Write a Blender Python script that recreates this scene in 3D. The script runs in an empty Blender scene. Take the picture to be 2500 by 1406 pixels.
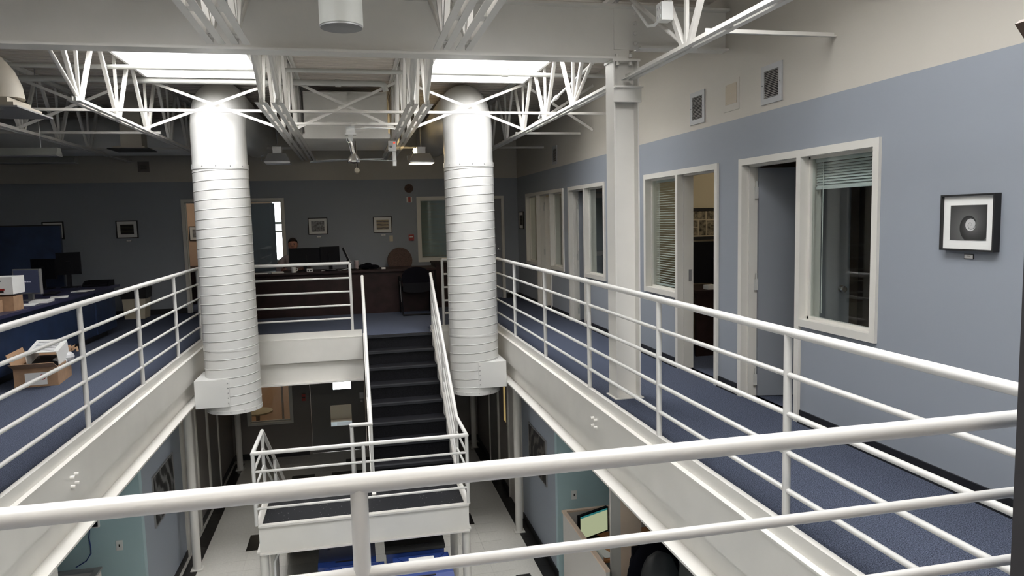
import bpy, bmesh, math, random
from math import sin, cos, pi, radians
from mathutils import Vector, Matrix
random.seed(7)
S = bpy.context.scene
C = S.collection

# ------------------------------------------------------------ camera, world, exposure
EYE = 1.63
def cam_axes(a, b, c):
    cz, sz, cx, sx, cr, sr = cos(a), sin(a), cos(b), sin(b), cos(c), sin(c)
    B = Matrix(((1, 0, 0), (0, 0, -1), (0, 1, 0)))
    Rz = Matrix(((cz, -sz, 0), (sz, cz, 0), (0, 0, 1)))
    P = Matrix(((1, 0, 0), (0, cx, -sx), (0, sx, cx)))
    Q = Matrix(((cr, -sr, 0), (sr, cr, 0), (0, 0, 1)))
    return Q @ P @ B @ Rz
M = cam_axes(0.21515, 0.0959, -0.0240)
cd = bpy.data.cameras.new('camera'); cam = bpy.data.objects.new('camera', cd); C.objects.link(cam)
r, u, b = Vector(M[0]), -Vector(M[1]), -Vector(M[2])
cam.matrix_world = Matrix(((r.x, u.x, b.x, 0), (r.y, u.y, b.y, 0), (r.z, u.z, b.z, EYE), (0, 0, 0, 1)))
cd.sensor_width = 36; cd.lens = 1770 / 2500 * 36; cd.clip_start = 0.05; cd.clip_end = 200
S.camera = cam
w = bpy.data.worlds.new('world'); S.world = w; w.use_nodes = True
w.node_tree.nodes['Background'].inputs[0].default_value = (0.80, 0.88, 1.0, 1)
w.node_tree.nodes['Background'].inputs[1].default_value = 1.0
S.view_settings.view_transform = 'Standard'; S.view_settings.look = 'None'
S.view_settings.exposure = 0.10; S.view_settings.gamma = 1.0; S.view_settings.use_curve_mapping = False
SKY = 18.0          # brightness of the skylight diffusers

# ------------------------------------------------------------ materials
MT = {}
def mat(name, col, rough=0.5, metal=0.0, emit=None, es=0.0, noise=None, bump=None, spec=0.5, coat=0):
    m = bpy.data.materials.new(name); m.use_nodes = True
    nt = m.node_tree; p = nt.nodes['Principled BSDF']
    p.inputs['Base Color'].default_value = (*col, 1); p.inputs['Roughness'].default_value = rough
    p.inputs['Metallic'].default_value = metal; p.inputs['Specular IOR Level'].default_value = spec
    if coat: p.inputs['Coat Weight'].default_value = coat
    if emit: p.inputs['Emission Color'].default_value = (*emit, 1); p.inputs['Emission Strength'].default_value = es
    if noise or bump:
        tc = nt.nodes.new('ShaderNodeTexCoord'); nz = nt.nodes.new('ShaderNodeTexNoise')
        sc, amt = noise or bump
        nz.inputs['Scale'].default_value = sc; nz.inputs['Detail'].default_value = 3
        nt.links.new(tc.outputs['Object'], nz.inputs['Vector'])
        if noise:
            cr_ = nt.nodes.new('ShaderNodeValToRGB')
            e = cr_.color_ramp.elements
            e[0].position, e[1].position = 0.32, 0.68
            e[0].color = (*[c * (1 - amt) for c in col], 1); e[1].color = (*[min(1, c * (1 + amt)) for c in col], 1)
            nt.links.new(nz.outputs['Fac'], cr_.inputs['Fac']); nt.links.new(cr_.outputs['Color'], p.inputs['Base Color'])
        if bump:
            nb = nt.nodes.new('ShaderNodeTexNoise'); nb.inputs['Scale'].default_value = bump[0]
            nt.links.new(tc.outputs['Object'], nb.inputs['Vector'])
            bp = nt.nodes.new('ShaderNodeBump'); bp.inputs['Strength'].default_value = bump[1]; bp.inputs['Distance'].default_value = 0.01
            nt.links.new(nb.outputs['Fac'], bp.inputs['Height']); nt.links.new(bp.outputs['Normal'], p.inputs['Normal'])
    MT[name] = m
    return m
CREAM, BLUE = (0.53, 0.50, 0.445), (0.282, 0.308, 0.350)
mat('steel', (0.72, 0.70, 0.655), 0.36, noise=(3, 0.03))
mat('rail_paint', (0.67, 0.66, 0.635), 0.33, coat=0.15)
mat('duct', (0.66, 0.655, 0.635), 0.38, noise=(2, 0.02))
mat('joist', (0.70, 0.68, 0.64), 0.45)
mat('deck', (0.62, 0.57, 0.50), 0.6)
mat('cream', CREAM, 0.65)
mat('carpet', (0.085, 0.098, 0.138), 1.0, noise=(170, 0.75), bump=(240, 0.6), spec=0.0)
mat('rubber', (0.007, 0.007, 0.009), 0.6, noise=(60, 0.4), spec=0.15)
mat('tread_nose', (0.022, 0.023, 0.027), 0.5, spec=0.25)
mat('speckle', (0.018, 0.019, 0.022), 0.45, spec=0.15)
mat('black', (0.012, 0.012, 0.013), 0.5)
mat('plastic_black', (0.006, 0.006, 0.008), 0.5, spec=0.12)
mat('base_black', (0.012, 0.012, 0.014), 0.4)
mat('trim', (0.68, 0.66, 0.61), 0.45)
mat('leaf_blue', (0.22, 0.235, 0.265), 0.5)
mat('leaf_dark', (0.17, 0.165, 0.16), 0.5)
mat('chrome', (0.75, 0.74, 0.72), 0.18, metal=1)
mat('grey_metal', (0.35, 0.35, 0.35), 0.4, metal=0.6)
mat('louvre', (0.26, 0.25, 0.235), 0.6)
mat('blade', (0.24, 0.25, 0.25), 0.4)
mat('elbow_cream', (0.46, 0.42, 0.35), 0.55)
mat('can_paint', (0.50, 0.51, 0.475), 0.45)
mat('vent_grey', (0.42, 0.425, 0.43), 0.5)
mat('strip_paint', (0.20, 0.205, 0.19), 0.5)
mat('lamp_up', (1, 1, 1), 0.5, emit=(1.0, 0.74, 0.36), es=90)
mat('dark_gap', (0.02, 0.018, 0.016), 0.8)
mat('navy', (0.018, 0.032, 0.075), 0.35, noise=(5, 0.25))
mat('navy_top', (0.028, 0.03, 0.07), 0.4)
mat('mahogany', (0.022, 0.0105, 0.010), 0.5, noise=(6, 0.3), spec=0.25)
mat('fabric_black', (0.006, 0.006, 0.009), 1.0, spec=0.05)
mat('fabric_brown', (0.10, 0.065, 0.055), 0.95, noise=(120, 0.4))
mat('cardboard', (0.38, 0.235, 0.14), 0.8, noise=(12, 0.12))
mat('cardboard_in', (0.44, 0.28, 0.17), 0.85)
mat('paper', (0.78, 0.78, 0.76), 0.7)
mat('room_green', (0.42, 0.43, 0.38), 0.7)
mat('paper_blue', (0.50, 0.60, 0.68), 0.6)
mat('paper_grey', (0.55, 0.55, 0.56), 0.7)
mat('white_gloss', (0.75, 0.75, 0.73), 0.35)
mat('ivory', (0.60, 0.54, 0.42), 0.5)
mat('access', (0.47, 0.40, 0.30), 0.6)
mat('red', (0.35, 0.02, 0.015), 0.4)
mat('red_dot', (0.6, 0.05, 0.03), 0.4, emit=(1, 0.1, 0.05), es=0.8)
mat('teal', (0.42, 0.57, 0.60), 0.6)
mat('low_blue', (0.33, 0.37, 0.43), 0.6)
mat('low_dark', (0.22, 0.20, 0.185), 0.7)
mat('vinyl', (0.62, 0.60, 0.55), 0.3, noise=(40, 0.05))
mat('vinyl_black', (0.014, 0.013, 0.012), 0.3)
mat('bin_blue', (0.018, 0.042, 0.18), 0.35)
mat('bin_grey', (0.03, 0.03, 0.03), 0.5)
mat('laminate', (0.74, 0.58, 0.45), 0.5, noise=(4, 0.04))
mat('laminate_grey', (0.60, 0.575, 0.54), 0.55)
mat('wood_desk', (0.42, 0.22, 0.10), 0.45, noise=(6, 0.2))
mat('orange_wood', (0.45, 0.20, 0.08), 0.45)
mat('peach', (0.70, 0.50, 0.36), 0.7)
mat('room_cream', (0.55, 0.48, 0.34), 0.7)
mat('room_brown', (0.46, 0.35, 0.26), 0.7)
mat('blind', (0.62, 0.65, 0.64), 0.5)
mat('blind_dark', (0.33, 0.39, 0.38), 0.55)
mat('skin', (0.42, 0.20, 0.14), 0.55)
mat('hair', (0.018, 0.010, 0.008), 0.7)
mat('shirt', (0.40, 0.33, 0.34), 0.85)
mat('trousers', (0.03, 0.03, 0.04), 0.9)
mat('eye', (0.02, 0.015, 0.012), 0.3)
mat('wood_brown', (0.10, 0.06, 0.04), 0.5)
mat('post_dark', (0.045, 0.043, 0.047), 0.6)
mat('galv', (0.50, 0.50, 0.47), 0.5)
mat('well_white', (0.72, 0.71, 0.69), 0.7)
mat('sky_panel', (0.9, 0.9, 0.9), 0.6, emit=(0.985, 0.99, 1.0), es=SKY)
mat('sky_panel_near', (0.9, 0.9, 0.9), 0.6, emit=(0.985, 0.99, 1.0), es=SKY * 0.62)
mat('lamp_warm', (1, 1, 1), 0.5, emit=(1.0, 0.80, 0.50), es=26)
mat('lamp_strip_added', (1, 1, 1), 0.5, emit=(1.0, 0.91, 0.78), es=75)
mat('lamp_yellow', (0.3, 0.25, 0.1), 0.5, emit=(0.9, 0.65, 0.25), es=0.35)
mat('lamp_tube', (1, 1, 1), 0.5, emit=(1.0, 0.86, 0.66), es=6)
mat('daylight', (1, 1, 1), 0.5, emit=(0.95, 0.98, 1.0), es=9)
mat('screen_doc', (0.02, 0.02, 0.02), 0.4, emit=(0.62, 0.68, 0.42), es=0.55)
mat('screen_teal', (0.02, 0.02, 0.02), 0.4, emit=(0.05, 0.35, 0.36), es=0.4)
mat('screen_blue', (0.02, 0.02, 0.03), 0.3, emit=(0.05, 0.06, 0.11), es=0.28)
mat('screen_text', (0.3, 0.3, 0.35), 0.3, emit=(0.5, 0.5, 0.6), es=0.25)

def nodes_of(m): return m.node_tree, m.node_tree.nodes, m.node_tree.links
def two_tone(name, zline):      # blue dado paint below a level line, cream above it
    m = mat(name, BLUE, 0.62); nt, N, L = nodes_of(m)
    g = N.new('ShaderNodeNewGeometry'); sx = N.new('ShaderNodeSeparateXYZ'); L.new(g.outputs['Position'], sx.inputs[0])
    gt = N.new('ShaderNodeMath'); gt.operation = 'GREATER_THAN'; gt.inputs[1].default_value = zline; L.new(sx.outputs['Z'], gt.inputs[0])
    mx = N.new('ShaderNodeMix'); mx.data_type = 'RGBA'
    mx.inputs['A'].default_value = (*BLUE, 1); mx.inputs['B'].default_value = (*CREAM, 1)
    L.new(gt.outputs[0], mx.inputs['Factor']); L.new(mx.outputs['Result'], N['Principled BSDF'].inputs['Base Color'])
two_tone('wall_paint', 2.446)
def glass(name, tint, refl=0.9):
    m = bpy.data.materials.new(name); m.use_nodes = True; nt, N, L = nodes_of(m)
    N.remove(N['Principled BSDF'])
    t = N.new('ShaderNodeBsdfTransparent'); t.inputs[0].default_value = (*tint, 1)
    g = N.new('ShaderNodeBsdfGlossy'); g.inputs['Roughness'].default_value = 0.02; g.inputs[0].default_value = (refl, refl, refl, 1)
    lw = N.new('ShaderNodeLayerWeight'); lw.inputs[0].default_value = 0.5
    pw = N.new('ShaderNodeMath'); pw.operation = 'POWER'; pw.inputs[1].default_value = 4.0; L.new(lw.outputs['Facing'], pw.inputs[0])
    ml_ = N.new('ShaderNodeMath'); ml_.operation = 'MULTIPLY_ADD'; ml_.inputs[1].default_value = 0.55; ml_.inputs[2].default_value = 0.035; L.new(pw.outputs[0], ml_.inputs[0])
    mx = N.new('ShaderNodeMixShader'); L.new(ml_.outputs[0], mx.inputs[0]); L.new(t.outputs[0], mx.inputs[1]); L.new(g.outputs[0], mx.inputs[2])
    L.new(mx.outputs[0], N['Material Output'].inputs[0]); MT[name] = m
glass('glass', (0.90, 0.93, 0.92))
def speckle():
    m = MT['speckle']; nt, N, L = nodes_of(m)
    tc = N.new('ShaderNodeTexCoord'); v = N.new('ShaderNodeTexVoronoi'); v.inputs['Scale'].default_value = 26
    L.new(tc.outputs['Object'], v.inputs['Vector'])
    rp = N.new('ShaderNodeValToRGB'); e = rp.color_ramp.elements
    e[0].color = (0.35, 0.35, 0.34, 1); e[0].position = 0.06; e[1].color = (0.016, 0.017, 0.02, 1); e[1].position = 0.12
    L.new(v.outputs['Distance'], rp.inputs['Fac']); L.new(rp.outputs['Color'], N['Principled BSDF'].inputs['Base Color'])
speckle()
def art_spiral(name):           # grey spiral print, centre at the object's origin (u = Y, v = Z)
    m = mat(name, (0.1, 0.1, 0.1), 0.5); nt, N, L = nodes_of(m)
    tc = N.new('ShaderNodeTexCoord'); sp = N.new('ShaderNodeSeparateXYZ'); L.new(tc.outputs['Object'], sp.inputs[0])
    def mm(op, a, b=None):
        n = N.new('ShaderNodeMath'); n.operation = op
        for i, q in enumerate((a, b)):
            if q is None: continue
            if isinstance(q, (int, float)): n.inputs[i].default_value = q
            else: L.new(q, n.inputs[i])
        return n.outputs[0]
    yy = mm('ADD', sp.outputs['Y'], 0.018); zz = mm('ADD', sp.outputs['Z'], 0.012)
    rr = mm('SQRT', mm('ADD', mm('MULTIPLY', yy, yy), mm('MULTIPLY', zz, zz)))
    th = mm('DIVIDE', mm('ARCTAN2', zz, yy), 2 * pi)
    lg = mm('MULTIPLY', mm('LOGARITHM', mm('MAXIMUM', rr, 0.004), 2.718), 0.72)
    fr = mm('FRACT', mm('ADD', lg, th))
    line = mm('LESS_THAN', fr, 0.09)
    light = mm('MULTIPLY', mm('LESS_THAN', rr, 0.034), 0.42)
    base = mm('ADD', mm('MULTIPLY', mm('SUBTRACT', 1.0, fr), 0.10), mm('ADD', light, 0.02))
    val = mm('MULTIPLY', base, mm('SUBTRACT', 1.0, mm('MULTIPLY', line, 0.85)))
    cb = N.new('ShaderNodeCombineColor')
    for i in range(3): L.new(val, cb.inputs[i])
    L.new(cb.outputs[0], N['Principled BSDF'].inputs['Base Color'])
def art_bands(name, cols, scale=9, dist=5, coord='Z'):   # soft horizontal bands: a landscape
    m = mat(name, cols[0], 0.6); nt, N, L = nodes_of(m)
    tc = N.new('ShaderNodeTexCoord'); wv = N.new('ShaderNodeTexWave'); wv.bands_direction = coord
    wv.inputs['Scale'].default_value = scale; wv.inputs['Distortion'].default_value = dist; wv.inputs['Detail'].default_value = 3; wv.inputs['Detail Scale'].default_value = 2
    L.new(tc.outputs['Object'], wv.inputs['Vector'])
    rp = N.new('ShaderNodeValToRGB'); e = rp.color_ramp.elements
    e[0].color = (*cols[0], 1); e[1].color = (*cols[-1], 1)
    for i, c in enumerate(cols[1:-1]):
        k = e.new((i + 1) / (len(cols) - 1)); k.color = (*c, 1)
    L.new(wv.outputs['Fac'], rp.inputs['Fac']); L.new(rp.outputs['Color'], N['Principled BSDF'].inputs['Base Color'])
art_spiral('art_spiral')
mat('art_grey', (0.24, 0.24, 0.25), 0.6, noise=(26, 0.6))
art_bands('art_land', [(0.12, 0.11, 0.12), (0.35, 0.27, 0.17), (0.42, 0.36, 0.25)], 5, 3)
art_bands('art_dark', [(0.01, 0.01, 0.008), (0.04, 0.035, 0.025)], 5, 3)
art_bands('art_poster', [(0.006, 0.006, 0.006), (0.03, 0.03, 0.03), (0.17, 0.17, 0.17)], 2.2, 6, 'DIAGONAL')
art_bands('art_poster2', [(0.006, 0.006, 0.007), (0.02, 0.017, 0.015), (0.13, 0.12, 0.11)], 2.0, 8, 'DIAGONAL')
mat('art_photo', (0.17, 0.145, 0.10), 0.6, noise=(28, 0.85))
art_bands('print_lines', [(0.10, 0.10, 0.11), (0.7, 0.7, 0.7), (0.75, 0.75, 0.75)], 30, 0.5)

# ------------------------------------------------------------ mesh helper
WO = {}      # world origin of a thing, by object name
class MB:
    def __init__(s): s.v, s.f = [], []
    def add(s, vs, fs):
        n = len(s.v); s.v += [Vector(q) for q in vs]; s.f += [tuple(n + i for i in f) for f in fs]; return s
    def box(s, x0, x1, y0, y1, z0, z1):
        x0, x1 = min(x0, x1), max(x0, x1); y0, y1 = min(y0, y1), max(y0, y1); z0, z1 = min(z0, z1), max(z0, z1)
        return s.add([(x0, y0, z0), (x1, y0, z0), (x1, y1, z0), (x0, y1, z0), (x0, y0, z1), (x1, y0, z1), (x1, y1, z1), (x0, y1, z1)],
                     [(0, 3, 2, 1), (4, 5, 6, 7), (0, 1, 5, 4), (1, 2, 6, 5), (2, 3, 7, 6), (3, 0, 4, 7)])
    def bar(s, p, q, wd, ht, up=(0, 0, 1)):
        p, q = Vector(p), Vector(q); d = (q - p).normalized(); up = Vector(up)
        a = d.cross(up)
        if a.length < 1e-4: a = d.cross(Vector((0, 1, 0)))
        a.normalize(); c = a.cross(d).normalized(); a *= wd / 2; c *= ht / 2
        return s.add([p - a - c, p + a - c, p + a + c, p - a + c, q - a - c, q + a - c, q + a + c, q - a + c],
                     [(0, 1, 2, 3), (7, 6, 5, 4), (4, 5, 1, 0), (5, 6, 2, 1), (6, 7, 3, 2), (7, 4, 0, 3)])
    def pipe(s, pts, rad, n=14, caps=True):
        pts = [Vector(q) for q in pts]; m = len(pts)
        rads = rad if isinstance(rad, (list, tuple)) else [rad] * m
        seg = [(pts[i + 1] - pts[i]).normalized() for i in range(m - 1)]
        ref = Vector((0, 0, 1)) if abs(seg[0].z) < 0.9 else Vector((1, 0, 0))
        nrm = seg[0].cross(ref).normalized(); base = len(s.v)
        for i in range(m):
            d = seg[0] if i == 0 else seg[i - 1]
            bi = d.cross(nrm)
            t = d if i in (0, m - 1) else (seg[i - 1] + seg[i])
            t = t.normalized() if t.length > 1e-6 else d
            for j in range(n):
                a = 2 * pi * j / n; o = (nrm * cos(a) + bi * sin(a)) * rads[i]
                s.v.append(pts[i] + o - d * (o.dot(t) / max(d.dot(t), 0.3)))
            if 0 < i < m - 1:
                nrm = d.rotation_difference(seg[i]) @ nrm
                nrm = (nrm - seg[i] * nrm.dot(seg[i])).normalized()
        for i in range(m - 1):
            for j in range(n):
                a, c = base + i * n + j, base + i * n + (j + 1) % n
                s.f.append((a, c, c + n, a + n))
        if caps:
            s.f.append(tuple(base + j for j in reversed(range(n)))); s.f.append(tuple(base + (m - 1) * n + j for j in range(n)))
        return s
    def tube(s, p, q, rad, n=14): return s.pipe([p, q], rad, n)
    def lathe(s, prof, c=(0, 0, 0), n=24, axis='Z'):
        base = len(s.v); c = Vector(c)
        for (rr, h) in prof:
            for j in range(n):
                a = 2 * pi * j / n; x, y = rr * cos(a), rr * sin(a)
                p = {'Z': (x, y, h), 'Y': (x, h, y), 'X': (h, x, y)}[axis]
                s.v.append(c + Vector(p))
        for i in range(len(prof) - 1):
            for j in range(n):
                a, d = base + i * n + j, base + i * n + (j + 1) % n
                s.f.append((a, d, d + n, a + n))
        s.f.append(tuple(base + j for j in reversed(range(n)))); s.f.append(tuple(base + (len(prof) - 1) * n + j for j in range(n)))
        return s
    def ball(s, c, rx, ry, rz, nu=16, nv=10):
        prof = []
        base = len(s.v); c = Vector(c)
        for i in range(nv + 1):
            t = pi * i / nv
            for j in range(nu):
                a = 2 * pi * j / nu
                s.v.append(c + Vector((rx * sin(t) * cos(a), ry * sin(t) * sin(a), rz * cos(t))))
        for i in range(nv):
            for j in range(nu):
                a, d = base + i * nu + j, base + i * nu + (j + 1) % nu
                s.f.append((a, a + nu, d + nu, d))
        return s
    def prism(s, poly, axis, d0, d1):      # poly in the two other axes, in order
        n = len(poly); vs = []
        for d in (d0, d1):
            for (a, c) in poly:
                vs.append({'X': (d, a, c), 'Y': (a, d, c), 'Z': (a, c, d)}[axis])
        fs = [tuple(range(n)), tuple(reversed(range(n, 2 * n)))]
        for i in range(n): fs.append((i, i + n, (i + 1) % n + n, (i + 1) % n))
        return s.add(vs, fs)
    def mesh(s, name, off=None):
        me = bpy.data.meshes.new(name)
        o = off or Vector((0, 0, 0))
        me.from_pydata([tuple(v - o) for v in s.v], [], s.f); me.update()
        bm = bmesh.new(); bm.from_mesh(me); bmesh.ops.recalc_face_normals(bm, faces=bm.faces); bm.to_mesh(me); bm.free()
        return me
def finish(name, me, m, parent=None, smooth=None, bevel=0):
    me.materials.append(MT[m])
    if smooth is not None:
        for p in me.polygons: p.use_smooth = True
        me.set_sharp_from_angle(angle=radians(smooth))
    o = bpy.data.objects.new(name, me); C.objects.link(o)
    if parent: o.parent = parent
    if bevel:
        md = o.modifiers.new('bevel', 'BEVEL'); md.width = bevel; md.segments = 2; md.limit_method = 'ANGLE'
    return o
def root_off(parent):
    while parent.parent: parent = parent.parent
    return WO.get(parent.name, Vector((0, 0, 0)))
def part(name, mb, m, parent, smooth=None, bevel=0, kind=None, label=None):
    o = finish(name, mb.mesh(name, root_off(parent)), m, parent, smooth, bevel)
    if kind: o['kind'] = kind
    if label: o['label'] = label
    return o
def tag(o, label, cat, group=None):
    o['label'] = label; o['category'] = cat
    if group: o['group'] = group
    return o
def thing(name, label, cat, loc=(0, 0, 0), rz=0, group=None, local=False):
    o = bpy.data.objects.new(name, None); C.objects.link(o); o.empty_display_size = 0.1
    o.location = loc; o.rotation_euler[2] = rz
    WO[o.name] = Vector((0, 0, 0)) if local else Vector(loc)
    return tag(o, label, cat, group)
def single(name, mb, m, label, cat, loc, group=None, smooth=None, bevel=0):
    o = finish(name, mb.mesh(name, Vector(loc)), m, None, smooth, bevel); o.location = loc
    WO[o.name] = Vector(loc)
    return tag(o, label, cat, group)
def struct(name, mb, m, smooth=None):
    o = finish(name, mb.mesh(name), m, None, smooth); o['kind'] = 'structure'; return o
def struct_root(name, loc=(0, 0, 0)):
    o = bpy.data.objects.new(name, None); C.objects.link(o); o.location = loc; WO[o.name] = Vector(loc); o['kind'] = 'structure'; return o
def copy_tree(o, parent=None):
    c = o.copy(); C.objects.link(c); c.parent = parent
    for ch in list(o.children): copy_tree(ch, c)
    return c
def share(src, parent, loc):     # another piece with the same mesh
    c = src.copy(); C.objects.link(c); c.parent = parent; c.location = loc; return c

# ------------------------------------------------------------ main dimensions
XR, YB, XL, YF = 3.335, 14.55, -7.4, -2.6      # faces of the upper walls
LZ = -2.95                                      # lower floor
ZD = 3.56                                       # underside of the roof deck
RX, LX = 2.15, -2.175                           # railing lines
def WR(u0, u1, z0, z1, d0, d1): return (XR + d0, XR + d1, u0, u1, z0, z1)
def WB(u0, u1, z0, z1, d0, d1): return (u0, u1, YB + d0, YB + d1, z0, z1)

# ------------------------------------------------------------ floors
fl = MB()
fl.box(2.167, XR + 3.4, YF, YB + 3.2, -0.10, 0.0)
fl.box(XL, LX - 0.017, YF, YB + 3.2, -0.10, 0.0)
fl.box(LX - 0.017, 2.167, 11.12, YB + 3.2, -0.10, 0.0)
fl.box(LX - 0.017, 2.167, YF, 1.66, -0.10, 0.0)
fl.box(0.13, 1.08, 10.44, 11.12, -0.10, 0.0)
struct('floor', fl, 'carpet')
fl = MB(); fl.box(-6.0, 6.0, 2.0, 18.5, LZ - 0.15, LZ - 0.006)
lowf = struct('floor_lower', fl, 'vinyl'); WO['floor_lower'] = Vector((0, 0, 0))
# vinyl tiles with recessed joints, near enough to be told apart
tw, tl = 0.2927, 0.305
tm = MB(); tm.box(0, tw - 0.003, 0, tl - 0.003, LZ - 0.006, LZ)
first = None
for i in range(13):
    for j in range(20):
        x, y = -1.61 - tw + i * tw, 8.60 + j * tl
        if first is None:
            first = part('floor_tile', tm, 'vinyl', lowf); first.location = (x, y, 0)
        else: share(first, lowf, (x, y, 0))
for k, (x0, x1, y0, y1) in enumerate([(1.615, 1.91, 9.31, 9.455), (1.32, 1.62, 10.45, 10.87), (-1.655, -1.35, 10.41, 10.95),
                                      (-1.25, -0.85, 13.0, 13.4), (-0.55, 0.0, 12.9, 13.4), (1.87, 2.06, 8.62, 8.75), (-0.3, 0.3, 13.9, 14.1)]):
    b_ = MB().box(x0, x1, y0, y1, LZ - 0.004, LZ + 0.0015); part('accent_tile', b_, 'vinyl_black', lowf)
for s_ in (1, -1):
    for k in range(19):
        b_ = MB().box(s_ * 2.205, s_ * 2.375, 8.6 + k * tl + 0.0015, 8.6 + (k + 1) * tl - 0.0015, LZ - 0.005, LZ + 0.001); part('border_tile', b_, 'vinyl_black', lowf)

# ------------------------------------------------------------ walls
def wall_cells(us, zs, holes, fn, mb):
    us = sorted(set(us + [q for h in holes for q in h[:2]])); zs = sorted(set(zs + [q for h in holes for q in h[2:]]))
    for i in range(len(us) - 1):
        for j in range(len(zs) - 1):
            cu, cz = (us[i] + us[i + 1]) / 2, (zs[j] + zs[j + 1]) / 2
            if any(h[0] < cu < h[1] and h[2] < cz < h[3] for h in holes): continue
            mb.box(*fn(us[i], us[i + 1], zs[j], zs[j + 1]))
    return mb
holesR = [(4.905, 5.78, 0, 2.06), (4.11, 4.935, 0.785, 2.06), (6.22, 7.06, 0, 2.06), (7.06, 7.895, 0.78, 2.06),
          (10.15, 10.915, 0, 2.06), (9.30, 10.15, 0.78, 2.06), (12.03, 12.93, 0, 2.06), (11.26, 12.03, 0.78, 2.06), (12.93, 13.75, 0.78, 2.06)]
struct('wall_right', wall_cells([YF, YB + 0.14], [-0.1, ZD], holesR, lambda a, c, e, f: WR(a, c, e, f, 0, 0.14), MB()), 'wall_paint')
holesB = [(-3.04, -2.20, 0, 2.09), (-2.20, -1.265, 0, 2.09), (1.31, 2.12, 0.83, 2.07), (2.20, 3.01, 0, 2.06)]
struct('wall_back', wall_cells([XL, XR], [-0.1, ZD], holesB, lambda a, c, e, f: WB(a, c, e, f, 0, 0.14), MB()), 'wall_paint')
struct('wall_left', MB().box(XL - 0.14, XL, YF, YB + 0.14, -0.1, ZD), 'wall_paint')
struct('wall_front', MB().box(XL - 0.14, XR + 0.14, YF - 0.14, YF, -0.1, ZD), 'wall_paint')
for nm, mb_ in (('baseboard_right', [(YF, 4.07), (5.82, 6.18), (7.04, 9.26), (9.27, 10.14), (10.95, 11.22), (11.24, 12.02), (12.95, YB)]), ):
    b_ = MB()
    for (a, c) in mb_: b_.box(XR - 0.012, XR, a, c, 0, 0.10).box(XR - 0.03, XR - 0.012, a, c, 0, 0.012)
    # below the sidelights
    b_.box(XR - 0.012, XR, 4.07, 4.90, 0, 0.10).box(XR - 0.03, XR - 0.012, 4.07, 4.90, 0, 0.012)
    struct(nm, b_, 'base_black')
b_ = MB()
for (a, c) in ((XL, -3.08), (-1.22, 2.12), (3.06, XR)): b_.box(a, c, YB - 0.012, YB, 0, 0.10)
struct('baseboard_back', b_, 'base_black')

# office shells behind the right wall and behind the back wall
def room(n, x0, x1, y0, y1, m, zc=2.62, skip=''):
    t = 0.05
    if 'x' not in skip: struct('wall_office_%d' % n, MB().box(x1, x1 + t, y0, y1, 0, zc), m)
    b_ = MB()
    if '0' not in skip: b_.box(x0, x1, y0, y0 + t, 0, zc)
    if '1' not in skip: b_.box(x0, x1, y1 - t, y1, 0, zc)
    if 'w' in skip: b_.box(x0, x0 + t, y0, y1, 0, zc)
    struct('wall_office_side_%d' % n, b_, m)
    struct('ceiling_office_%d' % n, MB().box(x0, x1, y0, y1, zc, zc + t), 'cream')
room(1, XR + 0.14, XR + 2.9, 3.3, 5.98, 'room_brown')
room(2, XR + 0.14, XR + 2.4, 5.98, 8.33, 'room_cream')
room(3, XR + 0.14, XR + 2.9, 8.38, 11.1, 'room_brown')
room(4, XR + 0.14, XR + 2.9, 11.1, 14.5, 'room_cream')
# back-left office (open to its window)
struct('wall_office_5', MB().box(-5.0, -0.6, YB + 2.9, YB + 2.96, 0, 2.62), 'peach')
struct('wall_office_side_5', MB().box(-5.0, -4.95, YB + 0.14, YB + 2.9, 0, 2.62), 'peach')
struct('wall_office_side_6', MB().box(-0.65, -0.6, YB + 0.14, YB + 2.9, 0, 2.62), 'low_blue')
struct('ceiling_office_5', MB().box(-5.0, -0.6, YB + 0.14, YB + 2.96, 2.62, 2.67), 'cream')
room(6, 0.9, XR, YB + 0.14, YB + 2.4, 'room_brown')

# ------------------------------------------------------------ door and window units
def frame_boxes(fn, boxes, d0=-0.022, d1=0.16):
    b_ = MB()
    for (a, c, e, f) in boxes: b_.box(*fn(a, c, e, f, d0, d1))
    return b_
def window_unit(n, fn, u0, u1, z0, z1, tr=0.055, left=True, right=True):
    r_ = struct_root('window_%d' % n)
    a0, a1 = (u0 if left else u0 + tr), (u1 if right else u1 - tr)
    bx = [(a0, a1, z1 - tr, z1), (a0, a1, z0, z0 + tr)]
    if left: bx.append((u0, u0 + tr, z0 + tr, z1 - tr))
    if right: bx.append((u1 - tr, u1, z0 + tr, z1 - tr))
    part('window_frame', frame_boxes(fn, bx), 'trim', r_)
    st = 0.02
    part('glazing_bead', frame_boxes(fn, [(u0 + tr, u1 - tr, z0 + tr, z0 + tr + st), (u0 + tr, u1 - tr, z1 - tr - st, z1 - tr),
         (u0 + tr, u0 + tr + st, z0 + tr, z1 - tr), (u1 - tr - st, u1 - tr, z0 + tr, z1 - tr)], 0.05, 0.09), 'trim', r_)
    g = MB(); g.box(*fn(u0 + tr, u1 - tr, z0 + tr, z1 - tr, 0.066, 0.072)); part('pane', g, 'glass', r_)
    return r_
def door_unit(n, fn, u0, u1, z1, tr=0.055, mull=None):
    r_ = struct_root('door_%d' % n)
    part('door_frame', frame_boxes(fn, [(u0, u0 + tr, 0, z1), (u1 - tr, u1, 0, z1), (u0 + tr, u1 - tr, z1 - tr, z1)]), 'trim', r_)
    part('door_stop', frame_boxes(fn, [(u0 + tr, u0 + tr + 0.015, 0, z1 - tr), (u1 - tr - 0.015, u1 - tr, 0, z1 - tr), (u0 + tr, u1 - tr, z1 - tr - 0.015, z1 - tr)], 0.045, 0.10), 'trim', r_)
    return r_
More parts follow.
